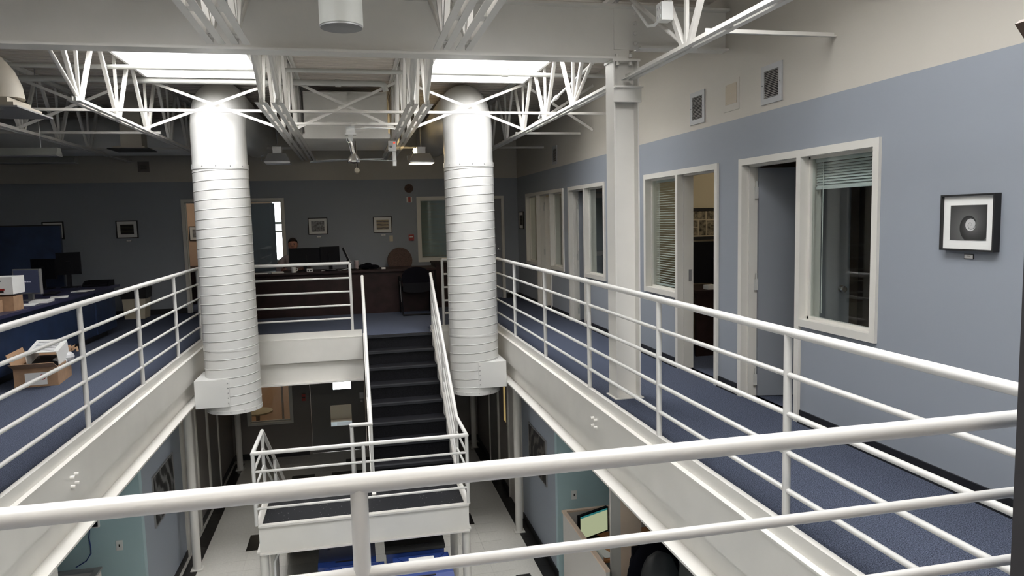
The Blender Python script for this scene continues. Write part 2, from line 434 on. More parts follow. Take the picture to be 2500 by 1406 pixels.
def knob(mb, c, axis, sgn):
    prof = [(0.028, 0), (0.028, 0.008), (0.011, 0.012), (0.011, 0.032), (0.024, 0.042), (0.027, 0.055), (0.020, 0.068), (0.001, 0.071)]
    return mb.lathe([(a, sgn * h) for a, h in prof], c, 16, axis)
def leaf_open(door, hx, hy, ang, wd, ht, m, hinge_z=(0.2, 1.05, 1.85), knob_=True, edge='trim'):
    # door leaf hinged at (hx,hy), pointing along angle ang
    d = Vector((cos(ang), sin(ang), 0)); nrm = Vector((-d.y, d.x, 0)); h = Vector((hx, hy, 0))
    b_ = MB(); b_.bar(h + d * 0.012 + Vector((0, 0, ht / 2 + 0.01)), h + d * wd + Vector((0, 0, ht / 2 + 0.01)), 0.04, ht)
    lf = part('leaf', b_, m, door)
    hb = MB()
    for z_ in hinge_z: hb.bar(h + Vector((-0.022, 0, z_ - 0.05)), h + d * 0.03 + Vector((0, 0, z_ - 0.05)), 0.004, 0.10).tube(h + Vector((0, 0, z_ - 0.05)), h + Vector((0, 0, z_ + 0.05)), 0.008, 8)
    part('hinge', hb, 'galv', lf)
    if knob_:
        kc = h + d * (wd - 0.07) + Vector((0, 0, 0.95))
        for sg in (1, -1):
            k = MB()
            prof = [(0.030, 0), (0.030, 0.008), (0.012, 0.012), (0.012, 0.034), (0.026, 0.044), (0.029, 0.056), (0.020, 0.069), (0.001, 0.072)]
            pts, rd = [], []
            for (rr, hh) in prof: pts.append(kc + nrm * sg * (0.02 + hh)); rd.append(rr)
            k.pipe(pts, rd, 16); part('knob', k, 'chrome', lf, 40)
    return lf
# A: the near office
window_unit(1, WR, 4.08, 4.965, 0.755, 2.09, right=False)
dA = door_unit(1, WR, 4.91, 5.81, 2.09)
leaf_open(dA, XR + 0.115, 5.735, radians(-14), 0.80, 2.0, 'leaf_blue')
# B
window_unit(2, WR, 7.03, 7.925, 0.75, 2.09, left=False)
dB = door_unit(2, WR, 6.19, 7.085, 2.09)
leaf_open(dB, XR + 0.12, 6.25, radians(-8), 0.76, 2.0, 'leaf_blue', knob_=False)
part('strike_plate', MB().box(XR + 0.07, XR + 0.14, 7.024, 7.031, 0.93, 1.05), 'grey_metal', dB)
# C
window_unit(3, WR, 9.27, 10.18, 0.75, 2.09, right=False)
dC = door_unit(3, WR, 10.125, 10.945, 2.09)
leaf_open(dC, XR + 0.125, 10.885, radians(-6), 0.70, 2.0, 'leaf_blue')
# D
window_unit(4, WR, 11.23, 12.055, 0.75, 2.09, right=False)
dD = door_unit(4, WR, 12.0, 12.96, 2.09)
leaf_open(dD, XR + 0.125, 12.90, radians(-20), 0.82, 2.0, 'trim')
window_unit(5, WR, 12.905, 13.78, 0.75, 2.09, left=False)
# back wall
dE = door_unit(5, WB, -3.07, -2.17, 2.12)
window_unit(6, WB, -2.225, -1.235, 0.02, 2.12, left=False)
window_unit(7, WB, 1.28, 2.15, 0.80, 2.10, 0.065)
dG = door_unit(6, WB, 2.17, 3.047, 2.09)
lf = part('leaf', MB().box(2.225, 2.99, YB + 0.03, YB + 0.07, 0.01, 2.03), 'leaf_blue', dG)
k_ = MB(); knob(k_, (2.93, YB + 0.03, 1.0), 'Y', -1); part('knob', k_, 'chrome', lf, 40)

def blind(name_label, fn, u0, u1, z0, z1, d, m, pitch=0.027, tilt=35, stack=False, cat='blind', cord=None, group=None):
    bl = thing('window_blind', name_label, cat, (fn(u0, u1, z0, z1, d, d)[0], fn(u0, u1, z0, z1, d, d)[2], z0), group=group)
    part('head_rail', MB().box(*fn(u0, u1, z1 - 0.03, z1, d - 0.015, d + 0.015)), m, bl)
    sl = MB(); z_ = z1 - 0.045
    dz = 0.011 * sin(radians(tilt)); dd = 0.0125 * cos(radians(tilt))
    ax = 0 if fn is WR else 1
    while z_ > z0 + 0.02:
        if fn is WR:
            x = XR + d
            sl.add([(x - dd, u0, z_ - dz), (x + dd, u0, z_ + dz), (x + dd, u1, z_ + dz), (x - dd, u1, z_ - dz),
                    (x - dd, u0, z_ - dz + .001), (x + dd, u0, z_ + dz + .001), (x + dd, u1, z_ + dz + .001), (x - dd, u1, z_ - dz + .001)],
                   [(0, 1, 2, 3), (7, 6, 5, 4), (0, 4, 5, 1), (1, 5, 6, 2), (2, 6, 7, 3), (3, 7, 4, 0)])
        else:
            y = YB + d
            sl.add([(u0, y - dd, z_ - dz), (u0, y + dd, z_ + dz), (u1, y + dd, z_ + dz), (u1, y - dd, z_ - dz),
                    (u0, y - dd, z_ - dz + .001), (u0, y + dd, z_ + dz + .001), (u1, y + dd, z_ + dz + .001), (u1, y - dd, z_ - dz + .001)],
                   [(0, 1, 2, 3), (7, 6, 5, 4), (0, 4, 5, 1), (1, 5, 6, 2), (2, 6, 7, 3), (3, 7, 4, 0)])
        z_ -= pitch
    part('slats', sl, m, bl, kind='stuff')
    part('bottom_rail', MB().box(*fn(u0, u1, z0, z0 + 0.018, d - 0.012, d + 0.012)), m, bl)
    cb = MB(); zc = cord if cord is not None else z0
    cb.box(*fn(u1 - 0.10, u1 - 0.095, zc, z1 - 0.03, d - 0.02, d - 0.016)); part('cord', cb, 'white_gloss', bl)
    return bl
blind('white blind drawn up at the top of the sidelight beside the half-open blue door', WR, 4.16, 4.90, 1.79, 2.02, 0.115, 'blind', 0.02, 55, cord=0.86)
blind('white slatted blind lowered with open slats beside the cream office doorway', WR, 7.11, 7.85, 0.83, 2.02, 0.115, 'blind', 0.027, 12)
blind('closed grey-green blind in the back wall window beside the red pull station', WB, 1.37, 2.06, 0.88, 2.02, 0.11, 'blind_dark', 0.024, 62)

# ------------------------------------------------------------ roof deck, skylights
SKX = [(-2.30, -1.00), (1.00, 2.30)]; SKY_Y = [(7.2, 9.56), (0.6, 4.4)]
dk = MB()
xs = [XL, -2.30, -1.00, 1.00, 2.30, XR + 0.14]
prof = []
y = YF
while y < YB + 0.14:
    for (dy, z_) in ((0, ZD), (0.06, ZD), (0.075, ZD + 0.038), (0.135, ZD + 0.038)): prof.append((y + dy, z_))
    y += 0.15
for i in range(len(xs) - 1):
    for j in range(len(prof) - 1):
        (ya, za), (yb, zb) = prof[j], prof[j + 1]; ym = (ya + yb) / 2; xm = (xs[i] + xs[i + 1]) / 2
        if any(a < xm < c for a, c in SKX) and any(a < ym < c for a, c in SKY_Y): continue
        dk.add([(xs[i], ya, za), (xs[i + 1], ya, za), (xs[i + 1], yb, zb), (xs[i], yb, zb)], [(0, 1, 2, 3)])
struct('ceiling', dk, 'deck')
struct('ceiling_slab', wall_cells([XL, XR + 0.14], [YF, YB + 0.14], [(a - 0.03, c + 0.03, e - 0.03, f + 0.03) for a, c in SKX for e, f in SKY_Y],
       lambda a, c, e, f: (a, c, e, f, ZD + 0.05, ZD + 0.10), MB()), 'deck')
lab = {(0, 0): 'bright white skylight over the spiral duct beside the slatted diffuser side', (1, 0): 'bright white skylight over the spiral duct nearer the office wall',
       (0, 1): 'white skylight above the near railing on the open office side', (1, 1): 'white skylight above the near railing on the office wall side'}
for i, (a, c) in enumerate(SKX):
    for j, (e, f) in enumerate(SKY_Y):
        ZS = 4.35 if j == 0 else 3.95
        sk = thing('skylight', lab[(i, j)], 'skylight', ((a + c) / 2, (e + f) / 2, ZD))
        wl = MB()
        wl.box(a - 0.03, a, e - 0.03, f + 0.03, 3.41, ZS).box(c, c + 0.03, e - 0.03, f + 0.03, 3.41, ZS)
        wl.box(a, c, e - 0.03, e, 3.41, ZS).box(a, c, f, f + 0.03, 3.41, ZS)
        part('well', wl, 'well_white', sk)
        part('diffuser', MB().box(a, c, e, f, ZS, ZS + 0.02), 'sky_panel' if j == 0 else 'sky_panel_near', sk)

# ------------------------------------------------------------ roof girder and column
g = thing('roof_girder', 'deep cream steel girder spanning the hall under the roof deck', 'beam', (0, 6.09, 2.965))
part('bottom_flange', MB().box(XL, 2.36, 6.0, 6.18, 2.965, 2.983), 'steel', g)
part('web', MB().box(XL, 2.42, 6.083, 6.097, 2.983, 3.40), 'steel', g)
part('top_flange', MB().box(XL, XR, 6.0, 6.18, 3.40, 3.418), 'steel', g)
part('splice_plate', MB().box(2.28, 2.52, 6.072, 6.083, 3.06, 3.40), 'steel', g)
for k in range(4): part('bolt', MB().lathe([(0.017, 0), (0.017, -0.016), (0.012, -0.019)], (2.47, 6.072, 3.11 + k * 0.085), 10, 'Y'), 'steel', g)
part('stub_web', MB().box(2.42, XR, 6.083, 6.097, 3.08, 3.40), 'steel', g)
part('stub_flange', MB().box(2.50, XR, 6.02, 6.16, 3.065, 3.08), 'steel', g)
cl = thing('steel_column', 'tall cream steel column standing on the blue carpet between office doors', 'column', (2.36, 6.1, 0))
part('flange', MB().box(2.245, 2.258, 6.0, 6.20, 0, 2.95), 'steel', cl)
part('flange', MB().box(2.462, 2.475, 6.0, 6.20, 0, 2.95), 'steel', cl)
part('web', MB().box(2.258, 2.462, 6.09, 6.11, 0, 2.95), 'steel', cl)
part('cap_plate', MB().box(2.235, 2.485, 5.99, 6.21, 2.945, 2.965), 'steel', cl)
part('bracket', MB().box(2.235, 2.487, 5.93, 6.0, 2.715, 2.73).box(2.235, 2.487, 5.975, 6.0, 2.60, 2.715), 'steel', cl)
for x in (2.29, 2.41):
    part('bolt', MB().tube((x, 6.03, 2.915), (x, 6.03, 2.945), 0.016, 10).tube((x, 6.03, 2.983), (x, 6.03, 3.01), 0.016, 10), 'steel', cl)
part('foot_plate', MB().box(2.225, 2.495, 5.98, 6.22, 0, 0.008), 'steel', cl)

# ------------------------------------------------------------ open-web joists
def joist(x, bays, label, group=None, ext=False):

    j = thing('roof_joist', label, 'joist', (x, (bays[0][0] + bays[0][1]) / 2, 2.78), group=group)
    for side in (-1, 1):
        bc, tc_ = MB(), MB()
        for bay in bays:
            (ya, yb, pts) = bay[:3]
            xa, xb = (x + side * 0.012, x + side * 0.056)
            bc.box(xa, xb, ya, yb, 2.78, 2.786); bc.box(xa, x + side * 0.018, ya, yb, 2.786, 2.826)
            ta, tb = bay[3]
            tc_.box(xa, xb, ta, tb, 3.546, 3.552); tc_.box(xa, x + side * 0.018, ta, tb, 3.505, 3.546)
        part('bottom_chord', bc, 'joist', j); part('top_chord', tc_, 'joist', j)
    for bay in bays:
        pts = bay[2]; ta, tb = bay[3]
        for k, yp in enumerate(pts):
            part('web_post', MB().bar((x, yp, 2.79), (x, yp, 3.53), 0.026, 0.03, (0, 1, 0)), 'joist', j)
            for s_ in (-1, 1):
                h = bay[4] if len(bay) > 4 else 0.56
                yt = yp + s_ * h
                part('web_diagonal', MB().bar((x, yp + s_ * 0.04, 2.80), (x, yt - s_ * 0.03, 3.53), 0.034, 0.042, (0, 1, 0)), 'joist', j)
        for k in range(len(pts) - 1):
            ym = (pts[k] + pts[k + 1]) / 2
            part('spacer', MB().box(x - 0.012, x + 0.012, ym - 0.05, ym + 0.05, 2.786, 2.82), 'joist', j)
        ye = bay[5] if len(bay) > 5 else None
        if ye is not None:
            pn = pts[0] if abs(pts[0] - ye) < abs(pts[-1] - ye) else pts[-1]
            part('end_rod', MB().tube((x, pn, 2.80), (x, ye, 3.50), 0.017, 10), 'joist', j)
FAR = [7.52, 8.66, 9.82, 10.97, 12.12, 13.27]; NEAR = [4.85, 3.69, 2.53, 1.37, 0.21]
def bays_for(ext):
    far = (6.21 if ext else 7.38, 14.2, FAR, (6.18, 14.5), 0.55, 6.2)
    near = (-1.5, 5.98 if ext else 5.04, NEAR, (-2.4, 6.0), 0.55, 6.0)
    return [far], [near]
jl = {2.36: ('on the column side', True), -2.40: ('beside the elbow diffuser', False),
      -0.79: ('outer of the pair toward the dark office', False), -0.64: ('inner of the pair toward the dark office', False),
      0.65: ('inner of the pair toward the office doors', False), 0.80: ('outer of the pair toward the office doors', False),
      -3.78: ('above the navy desks', False), -5.3: ('above the printer end of the open office', False)}
for x, (txt, ext) in jl.items():
    fb, nb_ = bays_for(ext)
    joist(x, fb, 'open-web roof joist beyond the girder, ' + txt)
    if x > -1.5: joist(x, nb_, 'open-web roof joist before the girder, ' + txt)
def bridging(p, q, label, cat='brace'):
    single('bridging_angle', MB().bar(p, q, 0.032, 0.006).bar(Vector(p) + Vector((0, 0.013, 0.013)), Vector(q) + Vector((0, 0.013, 0.013)), 0.006, 0.032), 'joist', label, cat, p)
bridging((-5.3, 8.33, 2.83), (XR - 0.002, 8.33, 2.83), 'long cream bridging angle across the joists in front of the ducts')
bridging((-5.3, 12.36, 2.83), (-1.99, 12.36, 2.83), 'far bridging angle across the joists over the dark office')
bridging((-1.27, 12.36, 2.83), (1.28, 12.36, 2.83), 'far bridging angle across the joists above the reception desk')
bridging((1.99, 12.36, 2.83), (XR - 0.002, 12.36, 2.83), 'far bridging angle from joist to office wall')
bridging((-5.3, 10.3, 2.83), (-2.36, 10.3, 2.83), 'short bridging angle between joists above the navy desks')
bridging((2.36, 10.3, 2.83), (XR - 0.002, 10.3, 2.83), 'short bridging angle from joist to office wall behind the column')
bridging((2.36, 4.56, 2.83), (XR - 0.002, 4.56, 2.83), 'bridging angle from near joist to office wall above the two vents')
bridging((-0.64, 9.35, 2.83), (0.65, 9.35, 2.83), 'bridging angle that carries the ceiling fan')
cb_ = {(-2.40, -0.79): 'crossed bridging bars in front of the duct beside the dark office', (-0.64, 0.65): 'crossed bridging bars in front of the air handler',
       (0.80, 2.36): 'crossed bridging bars in front of the duct beside the offices', (-3.78, -2.40): 'crossed bridging bars above the navy desks', (2.36, XR): 'crossed bridging bars between joist and office wall'}
for (xa, xb), t in cb_.items():
    xb2 = xb - 0.002
    c_ = thing('cross_bridging', t, 'brace', (xa, 9.72, 2.83))
    part('bar', MB().bar((xa, 9.70, 2.82), (xb2, 9.70, 3.42), 0.007, 0.034), 'joist', c_)
    part('bar', MB().bar((xa, 9.74, 3.42), (xb2, 9.74, 2.82), 0.007, 0.034), 'joist', c_)

# ------------------------------------------------------------ pipes and equipment under the roof
single('sprinkler_pipe', MB().tube((-5.5, 8.45, 3.30), (XR - 0.002, 8.45, 3.30), 0.024, 12).tube((1.78, 8.45, 3.30), (1.86, 8.45, 3.30), 0.032, 12).tube((1.86, 8.45, 3.30), (1.86, 8.45, 3.36), 0.010, 8).box(1.835, 1.885, 8.43, 8.47, 3.36, 3.367),
       'galv', 'thin white sprinkler pipe with fitting crossing below both skylights', 'pipe', (0, 8.45, 3.28), smooth=40)
single('drain_pipe', MB().pipe([(-5.5, 9.632, 3.385), (0.44, 9.632, 3.385), (0.49, 9.632, 3.365), (0.51, 9.632, 3.29)], 0.036, 14).tube((-0.12, 9.632, 3.385), (-0.05, 9.632, 3.385), 0.045, 14),
       'galv', 'thick cream drain pipe with elbow in front of the air handler', 'pipe', (0, 9.63, 3.33), smooth=40)
ah = thing('air_handler', 'big cream sheet-metal air handler box hung between the paired joists', 'air handler', (0, 10.9, 2.79))
part('body', MB().box(-0.575, 0.565, 10.56, 12.2, 2.84, 3.44), 'steel', ah)
part('panel', MB().box(-0.57, 0.02, 10.54, 10.56, 2.85, 3.42), 'steel', ah)
part('panel', MB().box(0.045, 0.56, 10.545, 10.56, 2.85, 3.40), 'steel', ah)
part('lip', MB().box(-0.57, 0.02, 10.525, 10.56, 3.405, 3.425), 'steel', ah)
part('drip_pan', MB().box(-0.60, 0.59, 10.52, 12.25, 2.79, 2.82).box(-0.60, 0.59, 10.52, 10.53, 2.82, 2.86), 'steel', ah)

# ------------------------------------------------------------ spiral ducts
def spiral_duct(cx, sgn, label):
    cy, R_ = 10.13, 0.345; zb, zt = -0.80, 2.385
    d = thing('spiral_duct', label, 'duct', (cx, cy, zb))
    P = 0.121; prof = [(0.0, R_), (0.0005, R_ - .007), (0.006, R_ - .007), (0.0065, R_ + .003), (0.011, R_ + .003), (0.013, R_)]
    nt_, per = int((zt - zb) / P) + 2, 48
    b_ = MB(); rows = []
    steps = nt_ * per
    base = 0; npf = len(prof) + 1
    for i in range(steps + 1):
        th = 2 * pi * i / per; z0 = zb - P + P * i / per
        for k in range(npf):
            dz, rr = prof[k] if k < len(prof) else (P, R_)
            zz = min(max(z0 + dz, zb), zt)
            b_.v.append(Vector((cx + rr * cos(th), cy + rr * sin(th), zz)))
    for i in range(steps):
        for k in range(npf - 1):
            a = i * npf + k
            q = (a, a + npf, a + npf + 1, a + 1)
            zs_ = [b_.v[t].z for t in q]
            if max(zs_) - min(zs_) < 1e-6: continue
            b_.f.append(q)
    part('spiral_body', b_, 'duct', d, 30)
    c_ = MB(); c_.lathe([(R_ - 0.01, zb - 0.02), (R_ + 0.005, zb - 0.02), (R_ + 0.005, zb + 0.03), (R_ - 0.01, zb + 0.03)], (cx, cy, 0), 48)
    part('end_cap', c_, 'duct', d, 30)
    c_ = MB(); c_.lathe([(R_ - 0.01, 2.345), (R_ + 0.006, 2.345), (R_ + 0.006, 2.41), (R_ - 0.01, 2.41)], (cx, cy, 0), 48)
    part('collar', c_, 'duct', d, 30)
    c_ = MB(); c_.lathe([(R_ - 0.01, 0.005), (R_ + 0.004, 0.005), (R_ + 0.004, 0.03), (R_ - 0.01, 0.03)], (cx, cy, 0), 48)
    part('collar', c_, 'duct', d, 30)
    for k in range(5):
        a = -pi / 2 + (k - 2) * 0.5
        part('screw', MB().ball((cx + (R_ + .006) * cos(a), cy + (R_ + .006) * sin(a), 2.375), 0.008, 0.008, 0.008, 8, 6), 'grey_metal', d)
        part('screw', MB().ball((cx + (R_ + .006) * cos(a), cy + (R_ + .006) * sin(a), -0.79), 0.007, 0.007, 0.007, 8, 6), 'grey_metal', d)
    rb = 0.42; zc = 3.20 - rb
    pts = [(cx, cy, 2.40), (cx, cy, zc)] + [(cx, cy + rb - rb * cos(t * pi / 24), zc + rb * sin(t * pi / 24)) for t in range(1, 13)] + [(cx, 12.4, zc + rb), (cx, 14.3, zc + rb)]
    part('elbow', MB().pipe(pts, R_ - 0.006, 48), 'duct', d, 35)
    xa, xb = (cx, sgn * 2.075 - (0.02 if sgn < 0 else 0))
    bx = MB().box(cx - sgn * 0.0, sgn * 2.027 + (-0.025 if sgn < 0 else 0), 9.772, 10.42, -0.71, -0.35)
    tk = part('takeoff_box', bx, 'duct', d)
    for k in range(5): part('rivet', MB().ball((cx + sgn * 0.018, 9.770, -0.40 - k * 0.065), 0.008, 0.006, 0.008, 8, 6), 'grey_metal', tk)
spiral_duct(-1.63, -1, 'white spiral duct dropping past the left rail beside the dark open office')
spiral_duct(1.635, 1, 'white spiral duct dropping past the stair beside the office corridor')

# ------------------------------------------------------------ floor edge beams round the opening
def edge_beam(name_label, mapper, u0, u1, zm=-0.41, zb=-0.66, bolts=None, rootloc=(0, 0, 0)):
    # mapper(u0,u1,d0,d1,z0,z1): d is distance outward from the curb line toward the opening
    e = thing('edge_beam', name_label, 'beam', rootloc)
    part('curb_angle', MB().box(*mapper(u0, u1, -0.04, 0.0, -0.003, 0.012)).box(*mapper(u0, u1, -0.008, 0.0, -0.08, -0.003)), 'steel', e)
    part('ledge', MB().box(*mapper(u0, u1, -0.02, 0.039, -0.094, -0.08)), 'steel', e)
    part('face_plate', MB().box(*mapper(u0, u1, 0.022, 0.036, zm, -0.094)), 'steel', e)
    part('web', MB().box(*mapper(u0, u1, -0.035, -0.02, zb + 0.018, zm)).box(*mapper(u0, u1, -0.02, 0.022, zm, zm + 0.02)), 'steel', e)
    part('bottom_flange', MB().box(*mapper(u0, u1, -0.09, 0.098, zb, zb + 0.018)), 'steel', e)
    for (bu, bz) in (bolts or []):
        for (du, dz) in ((-0.04, 0.035), (0.04, 0.035), (-0.04, -0.035), (0.04, -0.035)):
            q = mapper(bu + du, bu + du, 0.036, 0.068, bz + dz, bz + dz)
            part('bolt', MB().tube((q[0], q[2], q[4]), (q[1], q[3], q[5]), 0.013, 8), 'steel', e)
mr = lambda u0, u1, d0, d1, z0, z1: (2.127 - d1, 2.127 - d0, u0, u1, z0, z1)
ml = lambda u0, u1, d0, d1, z0, z1: (-2.152 + d0, -2.152 + d1, u0, u1, z0, z1)
mf = lambda u0, u1, d0, d1, z0, z1: (u0, u1, 11.08 - d1, 11.08 - d0, z0, z1)
mn = lambda u0, u1, d0, d1, z0, z1: (u0, u1, 1.68 + d0, 1.68 + d1, z0, z1)
edge_beam('cream floor edge beam under the railing on the office side', mr, 1.68, 11.08, bolts=[(6.15, -0.24)], rootloc=(2.13, 6.4, -0.66))
edge_beam('cream floor edge beam under the railing beside the navy desks', ml, 1.68, 11.08, bolts=[(5.85, -0.24)], rootloc=(-2.15, 6.4, -0.66))
edge_beam('cream floor edge beam behind the left duct below the reception desk', mf, -2.152, 0.09, -0.43, -0.75, rootloc=(-1.0, 11.08, -0.75))
edge_beam('cream floor edge beam between stair head and right duct', mf, 1.125, 2.127, -0.43, -0.75, rootloc=(1.6, 11.08, -0.75))
edge_beam('cream floor edge beam below the near railing', mn, -2.152, 2.127, rootloc=(0, 1.68, -0.66))

# ------------------------------------------------------------ railings
RZ = (0.80, 0.595, 0.39, 0.19)
def railing(label, path, posts, top=1.02, rz=RZ, zb=0.012, loc=(0, 0, 0), rt=0.024, rs=0.0148, rp=0.021):
    rl = thing('railing', label, 'railing', loc)
    part('top_rail', MB().pipe([(x, y, top) for (x, y) in path], rt, 18), 'rail_paint', rl, 45)
    for z_ in rz: part('rail', MB().pipe([(x, y, z_) for (x, y) in path], rs, 12), 'rail_paint', rl, 45)
    for (x, y) in posts: part('post', MB().tube((x, y, zb), (x, y, top), rp, 14), 'rail_paint', rl, 45)
    return rl
railing('white tube railing along the office corridor edge', [(RX, 1.72), (RX, 11.05)], [(RX, q) for q in (3.27, 4.87, 6.47, 8.07, 9.67, 11.03)], loc=(RX, 6.4, 0))
railing('white tube railing along the edge beside the navy desks', [(LX, 1.72), (LX, 11.05)], [(LX, q) for q in (3.23, 4.83, 6.43, 8.03, 9.61, 11.03)], loc=(LX, 6.4, 0))
railing('white tube railing across the near end of the opening', [(LX, 1.69), (RX, 1.69)], [(LX, 1.69), (-0.01, 1.69), (RX, 1.69)], loc=(0, 1.69, 0))
railing('white tube railing in front of the reception desk beside the left duct', [(LX, 11.105), (-0.05, 11.105)], [(-0.05, 11.105)], loc=(-1, 11.1, 0))
railing('short white tube railing between stair head and right duct', [(1.335, 11.105), (RX, 11.105)], [(1.335, 11.105)], loc=(1.7, 11.1, 0))

# ------------------------------------------------------------ stair
st = thing('staircase', 'black rubber stair with white steel stringers and mid landing', 'stairs', (0.6, 8.0, LZ))
RISE, RUN, Y0 = 0.178, 0.28, 10.42
LDZ = -8 * RISE
for i in range(0, 8):
    yn = Y0 - RUN * i; zt = -RISE * i
    if i: 
        t_ = part('tread', MB().box(0.14, 1.07, yn, yn + RUN + 0.02, zt - 0.03, zt), 'rubber', st)
    else: t_ = part('tread', MB().box(0.13, 1.08, yn, yn + 0.10, zt - 0.03, zt + 0.004), 'rubber', st)
    part('nosing', MB().box(0.14, 1.07, yn - 0.012, yn + 0.05, zt - 0.025, zt + 0.005), 'tread_nose', t_)
    part('riser', MB().box(0.14, 1.07, yn + 0.015, yn + 0.03, zt - RISE, zt - 0.03), 'rubber', st)
for x in (0.117, 1.095):
    part('stringer', MB().prism([(10.75, 0.0), (10.75, -0.30), (8.22, -1.74), (8.0, -1.74), (8.0, -1.40), (8.22, -1.36), (10.46, 0.05)], 'X', x - 0.022, x + 0.022), 'steel', st)
# landing
part('landing_deck', MB().box(-1.03, 1.075, 7.50, 8.20, LDZ - 0.04, LDZ), 'speckle', st)
def channel(b_, mp):
    mp(b_, 0.0, 0.012, -1.70, -1.42); mp(b_, -0.035, 0.03, -1.422, -1.404); mp(b_, -0.035, 0.03, -1.712, -1.697)
lf_ = MB(); channel(lf_, lambda q, d0, d1, z0, z1: q.box(-1.05, 1.10, 7.48 + d0, 7.48 + d1, z0, z1)); part('landing_beam', lf_, 'steel', st)
lf_ = MB(); channel(lf_, lambda q, d0, d1, z0, z1: q.box(1.088 - d1, 1.088 - d0, 7.5, 8.24, z0, z1)); part('landing_beam', lf_, 'steel', st)
lf_ = MB(); channel(lf_, lambda q, d0, d1, z0, z1: q.box(-1.05 + d0, -1.05 + d1, 7.5, 8.24, z0, z1)); part('landing_beam', lf_, 'steel', st)
for (x, y) in ((-1.02, 7.53), (1.07, 7.53), (-1.0, 8.2), (1.02, 8.2)):
    part('leg', MB().tube((x, y, LZ), (x, y, -1.70), 0.045, 16), 'steel', st, 40)
part('conduit', MB().pipe([(-0.78, 7.6, -1.72), (-0.88, 7.6, -1.76), (-0.93, 7.6, -1.86), (-0.935, 7.6, LZ)], 0.014, 10), 'white_gloss', st, 40)
# lower flight
LR, LRUN, LY = 1.526 / 9, 0.266, 8.20
for i in range(1, 9):
    ya = LY + LRUN * (i - 1); zt = LDZ - LR * i
    t_ = part('tread', MB().box(-1.03, -0.14, ya - 0.02, ya + LRUN, zt - 0.03, zt), 'rubber', st)
    part('nosing', MB().box(-1.03, -0.14, ya + LRUN - 0.05, ya + LRUN + 0.01, zt - 0.025, zt + 0.005), 'tread_nose', t_)
for x in (-1.055, -0.117):
    part('stringer', MB().prism([(8.05, -1.40), (8.05, -1.74), (10.2, LZ), (10.62, LZ), (10.45, -2.80), (8.30, -1.40)], 'X', x - 0.022, x + 0.022), 'steel', st)
hz = (0.765, 0.575, 0.38, 0.19)
lzs = (-0.66, -0.85, -1.045, -1.235)
sr = thing('stair_railing', 'white tube railing round the stair landing and up the office side', 'railing', (0.5, 8.0, LDZ))
slope = RISE / RUN
for k in range(4):
    rr = 0.0215 if k == 0 else 0.013; nm = 'top_rail' if k == 0 else 'rail'
    z0 = lzs[k]; ytop = 10.62; ztop = z0 + (ytop - 8.24) * slope
    part(nm, MB().pipe([(1.10, ytop, ztop), (1.10, 8.24, z0), (1.10, 7.49, z0), (-1.07, 7.49, z0), (-1.07, 8.30, z0), (-1.07, 10.4, z0 - 2.1 * LR / LRUN)], rr, 14), 'rail_paint', sr, 45)
for (x, y, zb_, zt_) in ((1.10, 7.49, -1.41, -0.66), (-1.07, 7.49, -1.41, -0.66), (0.02, 7.49, -1.41, -0.66), (1.10, 8.26, -1.41, -0.65), (-1.07, 8.28, -1.41, -0.66),
                         (1.10, 9.4, -0.72, 0.08), (1.10, 10.55, 0.0, 0.80), (-1.07, 9.3, -2.2, -1.30), (-1.07, 10.35, LZ, -1.97)):
    part('post', MB().tube((x, y, zb_), (x, y, zt_), 0.019, 14), 'rail_paint', sr, 45)
sr2 = thing('stair_railing', 'white tube railing on the open middle side of the stair with square return', 'railing', (0.0, 8.24, LDZ))
part('top_rail', MB().pipe([(0.117, 10.62, lzs[0] + 2.38 * slope), (0.117, 8.24, lzs[0]), (-0.10, 8.24, lzs[0]), (-0.10, 10.4, lzs[0] - 2.16 * LR / LRUN)], 0.0215, 14), 'rail_paint', sr2, 45)
for (x, y, zb_, zt_) in ((0.117, 8.26, -1.5, -0.66), (-0.10, 8.26, -1.5, -0.66), (0.117, 9.4, -0.72, 0.08), (0.117, 10.55, 0.0, 0.80), (-0.10, 10.35, LZ, -1.97)):
    part('post', MB().tube((x, y, zb_), (x, y, zt_), 0.019, 14), 'rail_paint', sr2, 45)

# ------------------------------------------------------------ lower level shell
LW = 2.385
def lbox(s_, x0, x1, y0, y1, z0, z1): return MB().box(s_ * x0, s_ * x1, y0, y1, z0, z1)
for s_, nm in ((1, 'right'), (-1, 'left')):
    of = 0.0 if s_ > 0 else 0.04
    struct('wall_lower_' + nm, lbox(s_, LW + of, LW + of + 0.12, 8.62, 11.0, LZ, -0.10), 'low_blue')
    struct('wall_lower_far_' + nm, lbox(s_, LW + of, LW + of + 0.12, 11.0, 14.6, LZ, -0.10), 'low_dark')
    struct('wall_alcove_' + nm, lbox(s_, LW + of, 6.0, 8.52, 8.62, LZ, -0.10), 'teal')
    struct('wall_alcove_side_' + nm, lbox(s_, 5.0, 5.1, 2.0, 8.52, LZ, -0.10), 'teal')
    b_ = MB()
    for (a, c) in ((8.52, 10.45), (11.4, 12.2), (13.1, 14.6)): b_.box(s_ * (LW + of - 0.012), s_ * (LW + of), a, c, LZ, LZ + 0.10)
    struct('baseboard_lower_' + nm, b_, 'base_black')
struct('wall_lower_near', MB().box(-6, 6, 1.4, 1.5, LZ, -0.10), 'teal')
holesL = [(-2.10, -1.33, -2.21, -1.2), (-0.50, -0.15, -1.69, -1.30), (-0.57, -0.16, -2.43, -2.0)]

